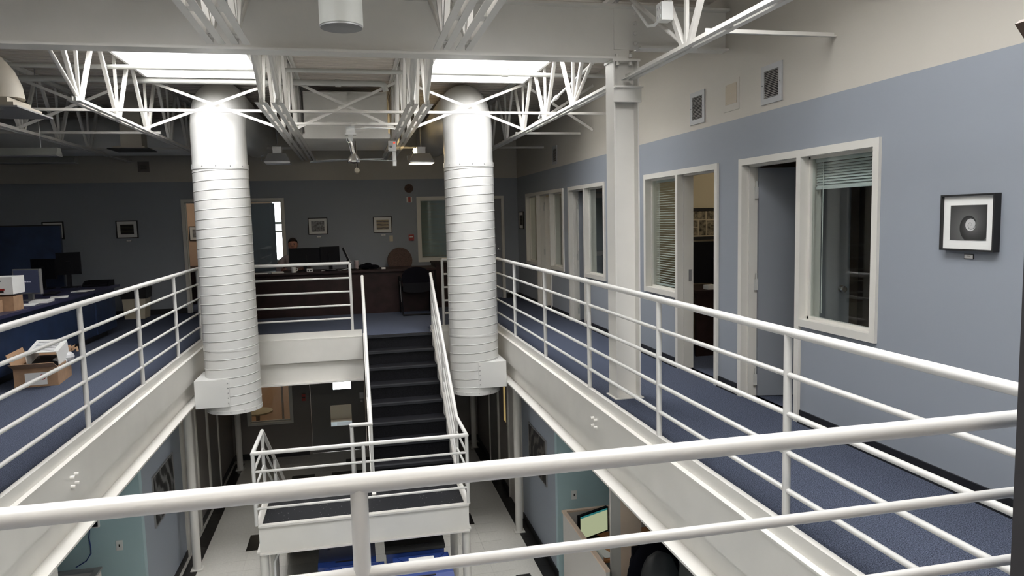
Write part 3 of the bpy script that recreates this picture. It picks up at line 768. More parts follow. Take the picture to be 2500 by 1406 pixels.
struct('wall_lower_back', wall_cells([-6.0, 6.0], [LZ, -0.10], [(-2.13, -1.29, -2.27, -1.0), (-0.95, 0.12, LZ, -0.75), (1.0, 1.75, -2.1, -1.2)], lambda a, c, e, f: (a, c, 14.6, 14.72, e, f), MB()), 'low_dark')
struct('baseboard_lower_back', MB().box(-2.4, -0.99, 14.585, 14.6, LZ, LZ + 0.12).box(0.16, 2.4, 14.585, 14.6, LZ, LZ + 0.12), 'base_black')
def WLB(u0, u1, z0, z1, d0, d1): return (u0, u1, 14.6 + d0, 14.6 + d1, z0, z1)
window_unit(8, WLB, -2.14, -1.28, -2.28, -1.0, 0.05)
window_unit(9, WLB, 0.98, 1.77, -2.12, -1.2, 0.05)
dL = struct_root('door_7')
part('door_frame', frame_boxes(WLB, [(-1.0, -0.95, LZ, -0.75), (0.12, 0.17, LZ, -0.75)]), 'low_dark', dL)
part('leaf', wall_cells([-0.94, 0.11], [LZ + 0.01, -0.76], [(-0.50, -0.15, -1.69, -1.25), (-0.57, -0.16, -2.43, -2.0)], lambda a, c, e, f: WLB(a, c, e, f, 0.03, 0.07), MB()), 'leaf_dark', dL)
part('pane', MB().box(*WLB(-0.50, -0.15, -1.69, -1.25, 0.045, 0.05)), 'glass', dL)
part('pane', MB().box(*WLB(-0.57, -0.16, -2.43, -2.0, 0.045, 0.05)), 'glass', dL)
k_ = MB(); knob(k_, (0.05, 14.63, -1.94), 'Y', -1); part('knob', k_, 'grey_metal', dL, 40)
part('latch_plate', MB().box(*WLB(0.01, 0.09, -1.90, -1.78, 0.015, 0.03)), 'grey_metal', dL)
struct('wall_lower_room', MB().box(-3.2, 3.0, 17.2, 17.3, LZ, -0.1).box(-3.2, -3.1, 14.72, 17.2, LZ, -0.1).box(-1.12, -1.04, 14.72, 17.2, LZ, -0.1).box(0.5, 0.58, 14.72, 17.2, LZ, -0.1).box(2.9, 3.0, 14.72, 17.2, LZ, -0.1), 'peach')
# doors in the side walls of the lower corridor
for n, s_ in ((8, 1), (9, -1)):
    of = 0.0 if s_ > 0 else 0.04; x = s_ * (LW + of)
    for k, (ya, yb) in enumerate(((10.45, 11.4), (12.2, 13.1))):
        d_ = struct_root('door_%d' % (n + 2 * k))
        q = MB().box(x - s_ * 0.03, x, ya, ya + 0.06, LZ, LZ + 2.1).box(x - s_ * 0.03, x, yb - 0.06, yb, LZ, LZ + 2.1).box(x - s_ * 0.03, x, ya + .06, yb - .06, LZ + 2.04, LZ + 2.1)
        part('door_frame', q, 'trim', d_)
        part('leaf', MB().box(x - s_ * 0.012, x, ya + 0.075, yb - 0.06, LZ + 0.01, LZ + 2.03), 'leaf_dark' if k else 'laminate_grey', d_)
        part('gap', MB().box(x - s_ * 0.010, x, ya + 0.06, ya + 0.075, LZ, LZ + 2.04), 'dark_gap', d_)
lw_ = thing('lit_sidelight', 'narrow yellow lit glass strip in the far lower corridor wall', 'window', (2.38, 11.62, -1.6))
part('pane', MB().box(2.370, 2.383, 11.52, 11.72, -1.75, -0.95), 'lamp_yellow', lw_)
part('frame', MB().box(2.360, 2.385, 11.48, 11.52, -1.79, -0.91).box(2.360, 2.385, 11.72, 11.76, -1.79, -0.91).box(2.360, 2.385, 11.52, 11.72, -1.79, -1.75).box(2.360, 2.385, 11.52, 11.72, -0.95, -0.91), 'low_dark', lw_)
# pipe columns under the upper floor
pc = {(2.215, 10.03): 'white pipe column under the corridor beam beside the lower poster', (-2.215, 10.03): 'white pipe column beside the lower poster wall opposite',
      (2.225, 14.12): 'white pipe column at the far end of the lower corridor on the yellow light side', (-2.235, 14.05): 'white pipe column at the far end of the lower corridor by the warm window',
      (-2.23, 5.6): 'white pipe column beside the lower wall screen'}
for (x, y), t in pc.items():
    c_ = thing('pipe_column', t, 'column', (x, y, LZ))
    part('shaft', MB().tube((x, y, LZ), (x, y, -0.66 if y < 12 else -0.10), 0.054, 20), 'steel', c_, 40)
    part('base_plate', MB().box(x - 0.075, x + 0.075, y - 0.075, y + 0.075, LZ, LZ + 0.012), 'steel', c_)
for s_, t, a in ((1, 'dark framed poster hung on the lower wall below the office corridor', 'art_poster2'), (-1, 'dark framed poster hung on the lower wall below the navy desks', 'art_poster')):
    x = s_ * (LW + (0 if s_ > 0 else 0.04))
    p_ = thing('poster', t, 'poster', (x, 9.48, -1.92))
    part('frame', MB().box(x - s_ * 0.02, x, 8.99, 9.005, -1.92, -1.30).box(x - s_ * 0.02, x, 9.955, 9.97, -1.92, -1.30).box(x - s_ * 0.02, x, 9.005, 9.955, -1.92, -1.905).box(x - s_ * 0.02, x, 9.005, 9.955, -1.315, -1.30), 'grey_metal', p_)
    part('print', MB().box(x - s_ * 0.012, x, 9.005, 9.955, -1.905, -1.315), a, p_)
def switch(label, fn, u, z_, m='white_gloss', slot='dark_gap', wd=0.07, ht=0.115):
    q = fn(u - wd / 2, u + wd / 2, z_ - ht / 2, z_ + ht / 2, -0.008, 0)
    o = thing('light_switch', label, 'switch', ((q[0] + q[1]) / 2, (q[2] + q[3]) / 2, z_))
    part('plate', MB().box(*q), m, o, bevel=0.002)
    part('toggle', MB().box(*fn(u - 0.006, u + 0.006, z_ - 0.014, z_ + 0.014, -0.013, -0.008)), slot, o)
WAL = lambda u0, u1, z0, z1, d0, d1: (u0, u1, 8.52 + d0, 8.52 + d1, z0, z1)
switch('white switch plate on the teal wall above the desk partition', WAL, 2.60, -1.87)
switch('white switch plate on the teal wall by the hanging cable', WAL, -2.67, -1.88)
switch('ivory switch plate on the back wall beside the landscape print', WB, 0.758, 1.29, 'ivory', 'ivory')

# ------------------------------------------------------------ wall fittings
def vent(label, fn, u0, u1, z0, z1, n, loc, m='vent_grey'):
    v = thing('wall_vent', label, 'vent', loc, group=None)
    t = 0.045
    part('vent_frame', MB().box(*fn(u0, u1, z0, z0 + t, -0.012, 0)).box(*fn(u0, u1, z1 - t, z1, -0.012, 0)).box(*fn(u0, u0 + t, z0 + t, z1 - t, -0.012, 0)).box(*fn(u1 - t, u1, z0 + t, z1 - t, -0.012, 0)), m, v)
    part('backing', MB().box(*fn(u0 + t, u1 - t, z0 + t, z1 - t, -0.002, 0)), 'dark_gap', v)
    h = (z1 - z0 - 2 * t) / n
    for k in range(n):
        zc = z0 + t + (k + 0.5) * h
        q = fn(u0 + t, u1 - t, zc - 0.004, zc + 0.004, -0.012, -0.003)
        b_ = MB()
        if fn is WR: b_.bar((XR - 0.0075, u0 + t, zc), (XR - 0.0075, u1 - t, zc), 0.004, h * 0.50, (0.45, 0, 1))
        else: b_.bar((u0 + t, YB - 0.0075, zc), (u1 - t, YB - 0.0075, zc), 0.004, h * 0.50, (0, 0.45, 1))
        part('louvre', b_, 'louvre', v)
    part('screw', MB().box(*fn(u0 + 0.018, u0 + 0.026, (z0 + z1) / 2 - .004, (z0 + z1) / 2 + .004, -0.014, -0.012)).box(*fn(u1 - 0.026, u1 - 0.018, (z0 + z1) / 2 - .004, (z0 + z1) / 2 + .004, -0.014, -0.012)), 'black', v)
vent('grey louvred wall vent directly above the half-open blue door', WR, 5.185, 5.48, 2.50, 2.805, 16, (XR, 5.33, 2.5))
vent('grey louvred wall vent above the cream office doorway beside the plain panel', WR, 6.46, 6.757, 2.50, 2.808, 16, (XR, 6.6, 2.5))
vent('dark louvred wall vent far down the corridor beyond the column', WR, 11.55, 11.83, 2.50, 2.80, 12, (XR, 11.7, 2.5))
vent('dark wall vent high on the back wall above a framed print', WB, -3.76, -3.57, 2.63, 2.82, 8, (-3.67, YB, 2.63), 'low_dark')
ap = thing('access_panel', 'plain beige access panel between the two grey wall vents', 'panel', (XR, 5.965, 2.53))
part('border', MB().box(*WR(5.835, 6.10, 2.53, 2.80, -0.006, 0)), 'cream', ap)
part('plate', MB().box(*WR(5.87, 6.065, 2.59, 2.765, -0.009, -0.006)), 'access', ap)
for (a, c) in ((5.885, 2.605), (6.05, 2.605), (5.885, 2.75), (6.05, 2.75), (5.967, 2.68)):
    part('screw', MB().box(*WR(a - .004, a + .004, c - .004, c + .004, -0.011, -0.009)), 'galv', ap)

def picture(label, fn, u0, u1, z0, z1, art, fr=0.018, mt=0.055, m='black', dep=0.025, card=True, matm='paper'):
    q = fn((u0 + u1) / 2, (u0 + u1) / 2, z0, z1, 0, 0)
    p_ = thing('framed_picture', label, 'picture', (q[0], q[2], (z0 + z1) / 2))
    part('frame', MB().box(*fn(u0, u1, z0, z0 + fr, -dep, 0)).box(*fn(u0, u1, z1 - fr, z1, -dep, 0)).box(*fn(u0, u0 + fr, z0 + fr, z1 - fr, -dep, 0)).box(*fn(u1 - fr, u1, z0 + fr, z1 - fr, -dep, 0)), m, p_)
    part('mat_board', MB().box(*fn(u0 + fr, u1 - fr, z0 + fr, z1 - fr, -dep * 0.6, 0)), matm, p_)
    t = fr + mt
    part('print', MB().box(*fn(u0 + t, u1 - t, z0 + t, z1 - t, -dep * 0.6 - 0.003, -dep * 0.6)), art, p_)
    return p_
def card(label, fn, u, z_, wd=0.05, ht=0.022):
    q = fn(u - wd / 2, u + wd / 2, z_ - ht / 2, z_ + ht / 2, -0.005, 0)
    o = thing('caption_card', label, 'card', ((q[0] + q[1]) / 2, (q[2] + q[3]) / 2, z_))
    part('plate', MB().box(*q), 'black', o)
    part('card', MB().box(*fn(u - wd / 2 + .003, u + wd / 2 - .003, z_ - ht / 2 + .004, z_ + ht / 2 - .003, -0.006, -0.005)), 'paper', o)
    part('text', MB().box(*fn(u - .012, u + .012, z_ + .002, z_ + .004, -0.0065, -0.006)).box(*fn(u - .007, u + .007, z_ - .003, z_ - .0015, -0.0065, -0.006)), 'low_dark', o)
picture('black framed print of a grey spiral on the blue office wall', WR, 3.185, 3.545, 1.39, 1.702, 'art_spiral', 0.010, 0.050, dep=0.042)
card('small white caption card under the framed spiral print', WR, 3.375, 1.358, 0.062, 0.028)
picture('small black framed print edge-on beside the far corridor window', WR, 13.98, 14.36, 1.41, 1.76, 'art_dark')
picture('black framed print half hidden behind the navy screen', WB, -5.41, -5.06, 1.445, 1.763, 'art_grey')
picture('black framed print with dark image on the shadowed back wall', WB, -4.20, -3.83, 1.431, 1.756, 'art_dark')
picture('black framed grey sketch print above the seated man', WB, -0.816, -0.449, 1.404, 1.729, 'art_grey', 0.016, 0.045)
picture('black framed landscape print with yellow sky on the back wall', WB, 0.417, 0.786, 1.402, 1.725, 'art_land', 0.016, 0.05)
card('small caption card under the grey sketch print', WB, -0.62, 1.36, 0.09, 0.03)
card('small caption card under the landscape print', WB, 0.61, 1.36, 0.09, 0.03)
card('small caption card under the dark print', WB, -4.0, 1.385, 0.09, 0.03)
ck = thing('wall_clock', 'round dark wall clock above the white strobe unit', 'clock', (1.14, YB, 2.264))
part('rim', MB().lathe([(0.085, 0), (0.085, -0.03), (0.072, -0.035), (0.072, -0.02)], (1.14, YB, 2.264), 28, 'Y'), 'wood_brown', ck, 40)
part('face', MB().lathe([(0.073, -0.018), (0.073, -0.022)], (1.14, YB, 2.264), 28, 'Y'), 'fabric_brown', ck)
part('hand', MB().bar((1.14, YB - 0.024, 2.264), (1.17, YB - 0.024, 2.30), 0.006, 0.003, (0, 1, 0)).bar((1.14, YB - 0.024, 2.264), (1.10, YB - 0.024, 2.27), 0.005, 0.003, (0, 1, 0)), 'black', ck)
al = thing('alarm_strobe', 'white and red alarm strobe on the back wall under the clock', 'alarm', (1.14, YB, 2.0))
part('housing', MB().box(*WB(1.085, 1.195, 1.985, 2.10, -0.035, 0)), 'white_gloss', al, bevel=0.004)
part('lens', MB().box(*WB(1.115, 1.165, 1.995, 2.095, -0.042, -0.035)), 'red', al)
pl = thing('pull_station', 'red fire alarm pull station beside the back wall window', 'alarm', (1.15, YB, 1.22))
part('housing', MB().box(*WB(1.10, 1.205, 1.235, 1.355, -0.035, 0)), 'red', pl, bevel=0.004)
part('handle', MB().box(*WB(1.12, 1.185, 1.30, 1.325, -0.048, -0.035)), 'white_gloss', pl)
pl = thing('pull_station', 'red fire alarm pull station beside the lower hall door', 'alarm', (-1.1, 14.6, -1.86))
part('housing', MB().box(*WLB(-1.10, -1.03, -1.85, -1.72, -0.035, 0)), 'red', pl)
part('handle', MB().box(*WLB(-1.09, -1.04, -1.79, -1.77, -0.045, -0.035)), 'black', pl)

# ------------------------------------------------------------ things hung under the roof
cn = thing('pendant_can', 'white cylinder downlight hung in front of the girder', 'light', (-0.005, 4.0, 2.63))
part('shell', MB().lathe([(0.10, 2.655), (0.105, 2.645), (0.112, 2.65), (0.112, 3.36), (0.10, 3.37)], (-0.005, 4.0, 0), 32), 'can_paint', cn, 40)
part('lip_ring', MB().lathe([(0.085, 2.66), (0.108, 2.652), (0.108, 2.64), (0.088, 2.645)], (-0.005, 4.0, 0), 32), 'grey_metal', cn, 40)
part('stem', MB().tube((-0.005, 4.0, 3.36), (-0.005, 4.0, ZD + 0.02), 0.018, 12), 'white_gloss', cn, 40)
fan = thing('ceiling_fan', 'ceiling fan with chrome down rod and three pale blades', 'fan', (0.03, 9.9, 2.42))
fx, fy = 0.04, 9.62
part('mount_box', MB().box(fx - 0.055, fx + 0.055, fy - 0.05, fy + 0.05, 2.745, 2.84).box(fx - 0.07, fx + 0.07, fy - 0.06, fy + 0.06, 2.735, 2.755).box(fx - 0.03, fx + 0.03, fy - 0.03, fy + 0.03, 2.66, 2.735), 'white_gloss', fan)
part('hanger_bar', MB().bar((fx, 9.35, 2.845), (fx, 9.75, 2.845), 0.03, 0.012), 'joist', fan)
part('down_rod', MB().tube((fx - 0.01, fy, 2.66), (fx + 0.03, fy, 2.47), 0.032, 16), 'chrome', fan, 40)
part('wire_loop', MB().pipe([(fx - 0.02 - 0.03 * sin(a), fy - 0.03, 2.67 + 0.035 * cos(a)) for a in [k * 2 * pi / 12 for k in range(12)]], 0.004, 6), 'white_gloss', fan)
part('motor', MB().lathe([(0.03, 2.50), (0.045, 2.48), (0.075, 2.435), (0.088, 2.41), (0.08, 2.39), (0.04, 2.38), (0.012, 2.375)], (fx + 0.03, fy, 0), 28), 'chrome', fan, 40)
for k, a in enumerate((178, -8, -52)):
    a = radians(a); d = Vector((cos(a), sin(a), 0)); n_ = Vector((-d.y, d.x, 0)); o_ = Vector((fx + 0.03, fy, 2.42))
    b_ = MB(); vs = []
    for t, hw, dz in ((0.06, 0.022, 0), (0.14, 0.045, 0), (0.38, 0.05, -0.012), (0.52, 0.044, -0.022), (0.545, 0.02, -0.024)):
        vs += [o_ + d * t - n_ * hw + Vector((0, 0, dz - hw * 0.15)), o_ + d * t + n_ * hw + Vector((0, 0, dz + hw * 0.15))]
    nn = len(vs); vs2 = [v + Vector((0, 0, 0.004)) for v in vs]
    fs = []
    for i in range(0, nn - 2, 2):
        fs += [(i, i + 1, i + 3, i + 2), (nn + i, nn + i + 2, nn + i + 3, nn + i + 1), (i, i + 2, nn + i + 2, nn + i), (i + 1, nn + i + 1, nn + i + 3, i + 3)]
    fs += [(0, nn, nn + 1, 1), (nn - 2, nn - 1, 2 * nn - 1, 2 * nn - 2)]
    b_.add(vs + vs2, fs); part('blade', b_, 'blade', fan)
part('conduit', MB().pipe([(fx + 0.06, fy, 2.81), (0.3, fy, 2.83), (0.55, fy, 2.82), (0.64, fy, 2.80)], 0.008, 8), 'white_gloss', fan)
def hood_lamp(x, y, z_, label, lit):
    l = thing('pendant_lamp', label, 'lamp', (x, y, z_))
    part('gear_box', MB().box(x - 0.07, x + 0.07, y - 0.07, y + 0.07, z_ + 0.15, z_ + 0.26), 'grey_metal', l, bevel=0.008)
    h = MB(); 
    def ring(a, b2, zz): return [(x - a, y - b2, zz), (x + a, y - b2, zz), (x + a, y + b2, zz), (x - a, y + b2, zz)]
    v1, v2, v3 = ring(0.19, 0.17, z_), ring(0.185, 0.165, z_ + 0.03), ring(0.13, 0.11, z_ + 0.15)
    h.add(v1 + v2 + v3, [(0, 1, 5, 4), (1, 2, 6, 5), (2, 3, 7, 6), (3, 0, 4, 7), (4, 5, 9, 8), (5, 6, 10, 9), (6, 7, 11, 10), (7, 4, 8, 11), (8, 9, 10, 11)])
    part('hood', h, 'grey_metal', l)
    part('lens', MB().box(x - 0.175, x + 0.175, y - 0.155, y + 0.155, z_ - 0.004, z_ + 0.004), 'lamp_warm' if lit else 'paper_grey', l)
    part('stem', MB().tube((x, y, z_ + 0.26), (x, y, ZD + 0.02), 0.007, 8), 'grey_metal', l)
    if lit: part('bulb_glow', MB().ball((x - 0.10, y, z_ + 0.20), 0.025, 0.05, 0.045), 'lamp_up', l)
    part('bail', MB().pipe([(x - 0.19, y - 0.12, z_ + 0.02), (x - 0.23, y - 0.12, z_ + 0.05), (x - 0.23, y - 0.12, z_ + 0.11), (x - 0.18, y - 0.12, z_ + 0.13)], 0.006, 6), 'grey_metal', l)
hood_lamp(1.13, 11.7, 2.53, 'lit warm pendant lamp hanging beside the right duct', True)
hood_lamp(-1.05, 11.7, 2.54, 'unlit grey pendant lamp hanging beside the left duct', False)
em = thing('hanging_sensor', 'white wall-hung unit with red dot hung from the joist beside the lit lamp', 'sensor', (0.63, 10.4, 2.38))
part('body', MB().box(0.55, 0.66, 10.35, 10.43, 2.60, 2.74), 'white_gloss', em)
part('arm', MB().box(0.605, 0.655, 10.37, 10.41, 2.40, 2.60), 'white_gloss', em)
part('indicator', MB().box(0.62, 0.645, 10.345, 10.35, 2.705, 2.725), 'red_dot', em)
part('knob', MB().lathe([(0.018, 0), (0.018, -0.012)], (0.585, 10.35, 2.66), 12, 'Y'), 'grey_metal', em)
sp = thing('track_spot', 'small beige spotlight hung below the ceiling fan', 'light', (0.11, 10.8, 2.33))
part('head', MB().lathe([(0.035, -0.05), (0.04, 0.05)], (0.115, 10.8, 2.37), 16, 'Y'), 'ivory', sp, 40)
part('yoke', MB().box(0.085, 0.095, 10.78, 10.82, 2.37, 2.52).box(0.115, 0.125, 10.78, 10.82, 2.41, 2.52), 'black', sp)
part('stem', MB().tube((0.105, 10.8, 2.50), (0.105, 10.8, 2.79), 0.008, 8), 'black', sp)
jb = thing('junction_box', 'white electrical junction box with bent conduit on the near joist', 'junction box', (2.33, 4.95, 3.0))
part('box', MB().box(2.25, 2.34, 5.02, 5.12, 3.03, 3.16), 'white_gloss', jb, bevel=0.004)
for (yy, zz) in ((5.05, 3.06), (5.09, 3.06), (5.05, 3.12), (5.09, 3.12)): part('knockout', MB().lathe([(0.012, 0), (0.012, -0.003)], (2.25, yy, zz), 12, 'X'), 'paper_grey', jb)
part('conduit', MB().pipe([(2.27, 5.12, 3.05), (2.27, 5.2, 3.035), (2.27, 5.32, 3.06), (2.27, 5.62, 3.30)], 0.011, 10), 'white_gloss', jb, 40)
cdm = thing('conduit_run', 'white conduit with couplings running beside the joist behind the column', 'pipe', (2.6, 8.5, 3.2))
part('tube', MB().pipe([(2.45, 9.3, 2.92), (2.45, 9.2, 2.98), (2.62, 7.6, 3.28)], 0.016, 10), 'white_gloss', cdm, 40)
for t in (0.3, 0.65): 
    p0, p1 = Vector((2.45, 9.2, 2.98)), Vector((2.62, 7.6, 3.28)); a = p0.lerp(p1, t); q = p0.lerp(p1, t + 0.05)
    part('coupling', MB().tube(a, q, 0.027, 10), 'white_gloss', cdm, 40)

# unseen strip light, added to light girder and railing faces toward the camera
sl = thing('strip_light', 'unseen lit twin-tube strip light added behind the camera', 'light', (0.4, -2.2, 2.95))
part('housing', MB().prism([(-2.30, 2.99), (-2.1, 2.99), (-2.14, 3.05), (-2.26, 3.05)], 'X', -2.0, 1.4), 'galv', sl)
for yy in (-2.25, -2.15): part('tube', MB().tube((-1.98, yy, 2.97), (1.38, yy, 2.97), 0.016, 10), 'lamp_strip_added', sl)
for xx in (-1.7, 1.1): part('hanger', MB().tube((xx, -2.2, 3.05), (xx, -2.2, ZD + 0.02), 0.005, 6), 'grey_metal', sl)

# elbow diffuser, second diffuser, strip lights over the open office
df = thing('elbow_diffuser', 'round elbow duct ending in a square ceiling diffuser above the navy desks', 'diffuser', (-3.25, 7.6, 2.66))
pts = [(-5.2, 7.6, 3.16), (-3.46, 7.6, 3.14)] + [(-3.46 + 0.34 * sin(t * pi / 12), 7.6, 2.80 + 0.34 * cos(t * pi / 12)) for t in range(1, 7)]
part('elbow', MB().pipe(pts, 0.235, 28), 'elbow_cream', df, 25)
part('neck', MB().box(-3.42, -2.93, 7.36, 7.86, 2.755, 2.81), 'elbow_cream', df)
part('collar', MB().box(-3.50, -2.86, 7.30, 7.92, 2.715, 2.757), 'elbow_cream', df)
part('diffuser_plate', MB().box(-3.58, -2.80, 7.22, 8.0, 2.70, 2.715), 'grey_metal', df)
for k in range(5): part('louvre', MB().box(-3.5 + 0.05 * k, -2.94 - 0.05 * k, 7.3 + 0.05 * k, 7.305 + 0.05 * k, 2.685, 2.70), 'grey_metal', df)
df = thing('square_diffuser', 'square ceiling diffuser on a boxed drop beside the left duct', 'diffuser', (-3.0, 11.6, 2.72))
part('drop_box', MB().box(-3.18, -2.90, 11.5, 11.8, 2.78, ZD + 0.02), 'elbow_cream', df)
part('plate', MB().box(-3.26, -2.84, 11.4, 11.85, 2.755, 2.785), 'elbow_cream', df)
part('grille', MB().box(-3.32, -2.79, 11.35, 11.9, 2.74, 2.755), 'bin_grey', df)
hd = thing('round_duct', 'dark round duct crossing behind the joists over the open office', 'duct', (-4.0, 12.6, 3.0))
part('tube', MB().tube((-7.2, 12.9, 3.08), (-1.98, 12.9, 3.08), 0.30, 32), 'duct', hd, 40)
for k, (x0, x1, y, z_) in enumerate(((-5.2, -3.46, 10.0, 2.53), (-6.5, -4.0, 12.2, 2.62))):
    sl = thing('strip_light', ['unlit strip light hung over the navy desks', 'unlit strip light hung nearer the back wall'][k], 'light', (x1, y, z_))
    part('housing', MB().prism([(y - 0.10, z_), (y + 0.10, z_), (y + 0.05, z_ + 0.09), (y - 0.05, z_ + 0.09)], 'X', x0, x1), 'strip_paint', sl)
    part('louvre', MB().box(x0, x1, y - 0.09, y + 0.09, z_ - 0.012, z_), 'grey_metal', sl)
    for xx in (x0 + 0.2, x1 - 0.2): part('hanger', MB().tube((xx, y, z_ + 0.09), (xx, y, ZD + 0.02), 0.005, 6), 'grey_metal', sl)

# ------------------------------------------------------------ reception desk group
rd = thing('reception_desk', 'long dark mahogany reception desk facing the stair head', 'desk', (0, 13.3, 0))
part('front_panel', MB().box(-2.05, 1.42, 13.10, 13.13, 0.0, 0.735), 'mahogany', rd)
part('top', MB().box(-2.1, 1.46, 13.05, 13.85, 0.735, 0.775), 'mahogany', rd, bevel=0.004)
part('side_panel', MB().box(1.39, 1.42, 13.13, 13.8, 0, 0.735), 'mahogany', rd)
part('side_panel', MB().box(-2.05, -2.02, 13.13, 13.8, 0, 0.735), 'mahogany', rd)
part('modesty_rail', MB().box(-2.05, 1.42, 13.085, 13.10, 0.60, 0.70), 'mahogany', rd)
cr = thing('credenza', 'dark wooden credenza standing behind the reception desk end', 'cabinet', (1.6, 13.9, 0))
part('body', MB().box(1.50, 1.74, 13.5, 14.3, 0, 0.80), 'mahogany', cr)
part('top', MB().box(1.48, 1.76, 13.48, 14.32, 0.80, 0.83), 'mahogany', cr)
def guest_chair():
    ch = thing('guest_chair', 'black upholstered guest chair with sled base facing the reception desk', 'chair', (1.055, 12.75, 0), local=True)
    bk = MB(); n = 16; vs = []; prof2 = []
    for i in range(n + 1):
        a = pi * i / n; prof2.append((-0.25 * cos(a) * (1 if abs(cos(a)) < 0.98 else 1), 0.62 + 0.215 * sin(a) ** 0.7))
    poly = prof2[::-1] + [(-0.235, 0.56), (-0.12, 0.532), (0, 0.525), (0.12, 0.532), (0.235, 0.56)]
    bk.prism(poly, 'Y', -0.22, -0.17); part('backrest', bk, 'fabric_black', ch, bevel=0.012)
    part('lower_back', MB().prism([(-0.235, 0.56), (0.235, 0.56), (0.23, 0.42), (0.1, 0.39), (-0.1, 0.39), (-0.23, 0.42)], 'Y', -0.225, -0.19), 'plastic_black', ch)
    part('seat', MB().box(-0.24, 0.24, -0.19, 0.28, 0.40, 0.47), 'fabric_black', ch, bevel=0.02)
    for s_ in (-1, 1):
        part('leg', MB().pipe([(s_ * 0.27, -0.22, 0.62), (s_ * 0.26, -0.24, 0.30), (s_ * 0.25, -0.26, 0.015)], 0.013, 10), 'plastic_black', ch, 40)
        part('leg', MB().pipe([(s_ * 0.27, 0.25, 0.62), (s_ * 0.265, 0.27, 0.3), (s_ * 0.26, 0.28, 0.0)], 0.013, 10), 'plastic_black', ch, 40)
        part('armrest', MB().box(s_ * 0.25, s_ * 0.29, -0.22, 0.26, 0.62, 0.65), 'plastic_black', ch)
        part('side_trim', MB().bar((s_ * 0.285, -0.235, 0.60), (s_ * 0.27, -0.25, 0.24), 0.012, 0.006), 'grey_metal', ch)
    part('sled_bar', MB().pipe([(-0.25, -0.26, 0.03), (-0.24, -0.27, 0.015), (0.24, -0.27, 0.015), (0.25, -0.26, 0.03)], 0.016, 10), 'plastic_black', ch, 40)
guest_chair()
rc = thing('task_chair', 'round-backed brown fabric task chair behind the reception desk', 'chair', (0.885, 13.98, 0))
bk = MB(); bk.prism([(0.885 + 0.24 * cos(a), 0.87 + 0.25 * sin(a)) for a in [2 * pi * k / 28 for k in range(28)]], 'Y', 14.1, 14.16); part('backrest', bk, 'fabric_brown', rc, bevel=0.015)
part('seat', MB().lathe([(0.20, 0.44), (0.24, 0.46), (0.24, 0.50), (0.2, 0.52)], (0.885, 14.02, 0), 24), 'fabric_brown', rc, 40)
part('column', MB().tube((0.885, 14.02, 0.08), (0.885, 14.02, 0.45), 0.03), 'plastic_black', rc, 40)
for k in range(5):
    a = 2 * pi * k / 5; part('foot', MB().bar((0.885, 14.02, 0.08), (0.885 + 0.26 * cos(a), 14.02 + 0.26 * sin(a), 0.03), 0.035, 0.03), 'plastic_black', rc)
part('armrest', MB().box(1.08, 1.13, 13.85, 14.1, 0.70, 0.73).box(1.09, 1.12, 13.97, 14.02, 0.48, 0.70), 'plastic_black', rc)
def monitor(label, x, y, zt, wd, ht, rz, back='plastic_black', screen=None, zd=0.775, frame='plastic_black', tilt=0):
    m_ = thing('monitor', label, 'monitor', (x, y, zd), rz, local=True)
    zc = zt - zd
    part('panel', MB().box(-wd / 2, wd / 2, -0.02, 0.02, zc - ht, zc), frame, m_, bevel=0.003)
    part('screen', MB().box(-wd / 2 + 0.015, wd / 2 - 0.015, 0.02, 0.022, zc - ht + 0.02, zc - 0.015), screen or 'plastic_black', m_)
    part('stand', MB().box(-0.03, 0.03, -0.055, -0.02, 0.01, zc - ht * 0.4), frame, m_)
    part('foot', MB().box(-0.11, 0.11, -0.12, 0.06, 0, 0.012), frame, m_)
    return m_
monitor('wide black monitor back on the reception desk in front of the seated man', -0.83, 13.40, 1.19, 0.55, 0.30, 0)
monitor('black monitor back angled at the reception desk beside the wide one', -0.40, 13.38, 1.205, 0.34, 0.29, radians(12))
lp = thing('thin_display', 'thin display seen edge-on leaning on the reception desk', 'monitor', (-0.05, 13.45, 0.775))
part('panel', MB().bar((-0.17, 13.45, 1.17), (-0.04, 13.45, 0.86), 0.35, 0.035, (1, 0, 0.4)), 'plastic_black', lp)
part('bezel', MB().bar((-0.145, 13.272, 1.17), (-0.015, 13.272, 0.86), 0.006, 0.008, (1, 0, 0.4)), 'grey_metal', lp)
part('stand', MB().bar((-0.10, 13.45, 0.95), (-0.08, 13.45, 0.775), 0.04, 0.03, (1, 0, 0)), 'plastic_black', lp)
part('foot', MB().box(-0.16, 0.04, 13.36, 13.54, 0.775, 0.787), 'plastic_black', lp)
def cup(label, x, y, z_, r_, h, m, cat='cup', handle=True):
    c_ = thing('mug' if handle else 'cup', label, cat, (x, y, z_))
    part('body', MB().lathe([(r_ * 0.85, z_), (r_, z_ + h), (r_ * 0.86, z_ + h), (r_ * 0.75, z_ + 0.01)], (x, y, 0), 20), m, c_, 40)
    if handle: part('handle', MB().pipe([(x + r_ * 0.9, y, z_ + h * 0.8), (x + r_ * 1.5, y, z_ + h * 0.7), (x + r_ * 1.5, y, z_ + h * 0.35), (x + r_ * 0.9, y, z_ + h * 0.25)], r_ * 0.13, 8), m, c_, 40)
    else: part('lid', MB().lathe([(r_ * 1.05, z_ + h), (r_ * 0.9, z_ + h + 0.012)], (x, y, 0), 20), 'white_gloss', c_)
cup('white mug with dark mark on the reception desk under the railing', -1.02, 13.2, 0.775, 0.042, 0.095, 'white_gloss')
cup('pale cup with drinking straw beside the thin display', 0.06, 13.62, 0.775, 0.04, 0.14, 'shirt', handle=False)
cl_ = thing('desk_clock', 'small white desk gadget with two dark dials on the reception desk', 'gadget', (-0.75, 13.2, 0.775))
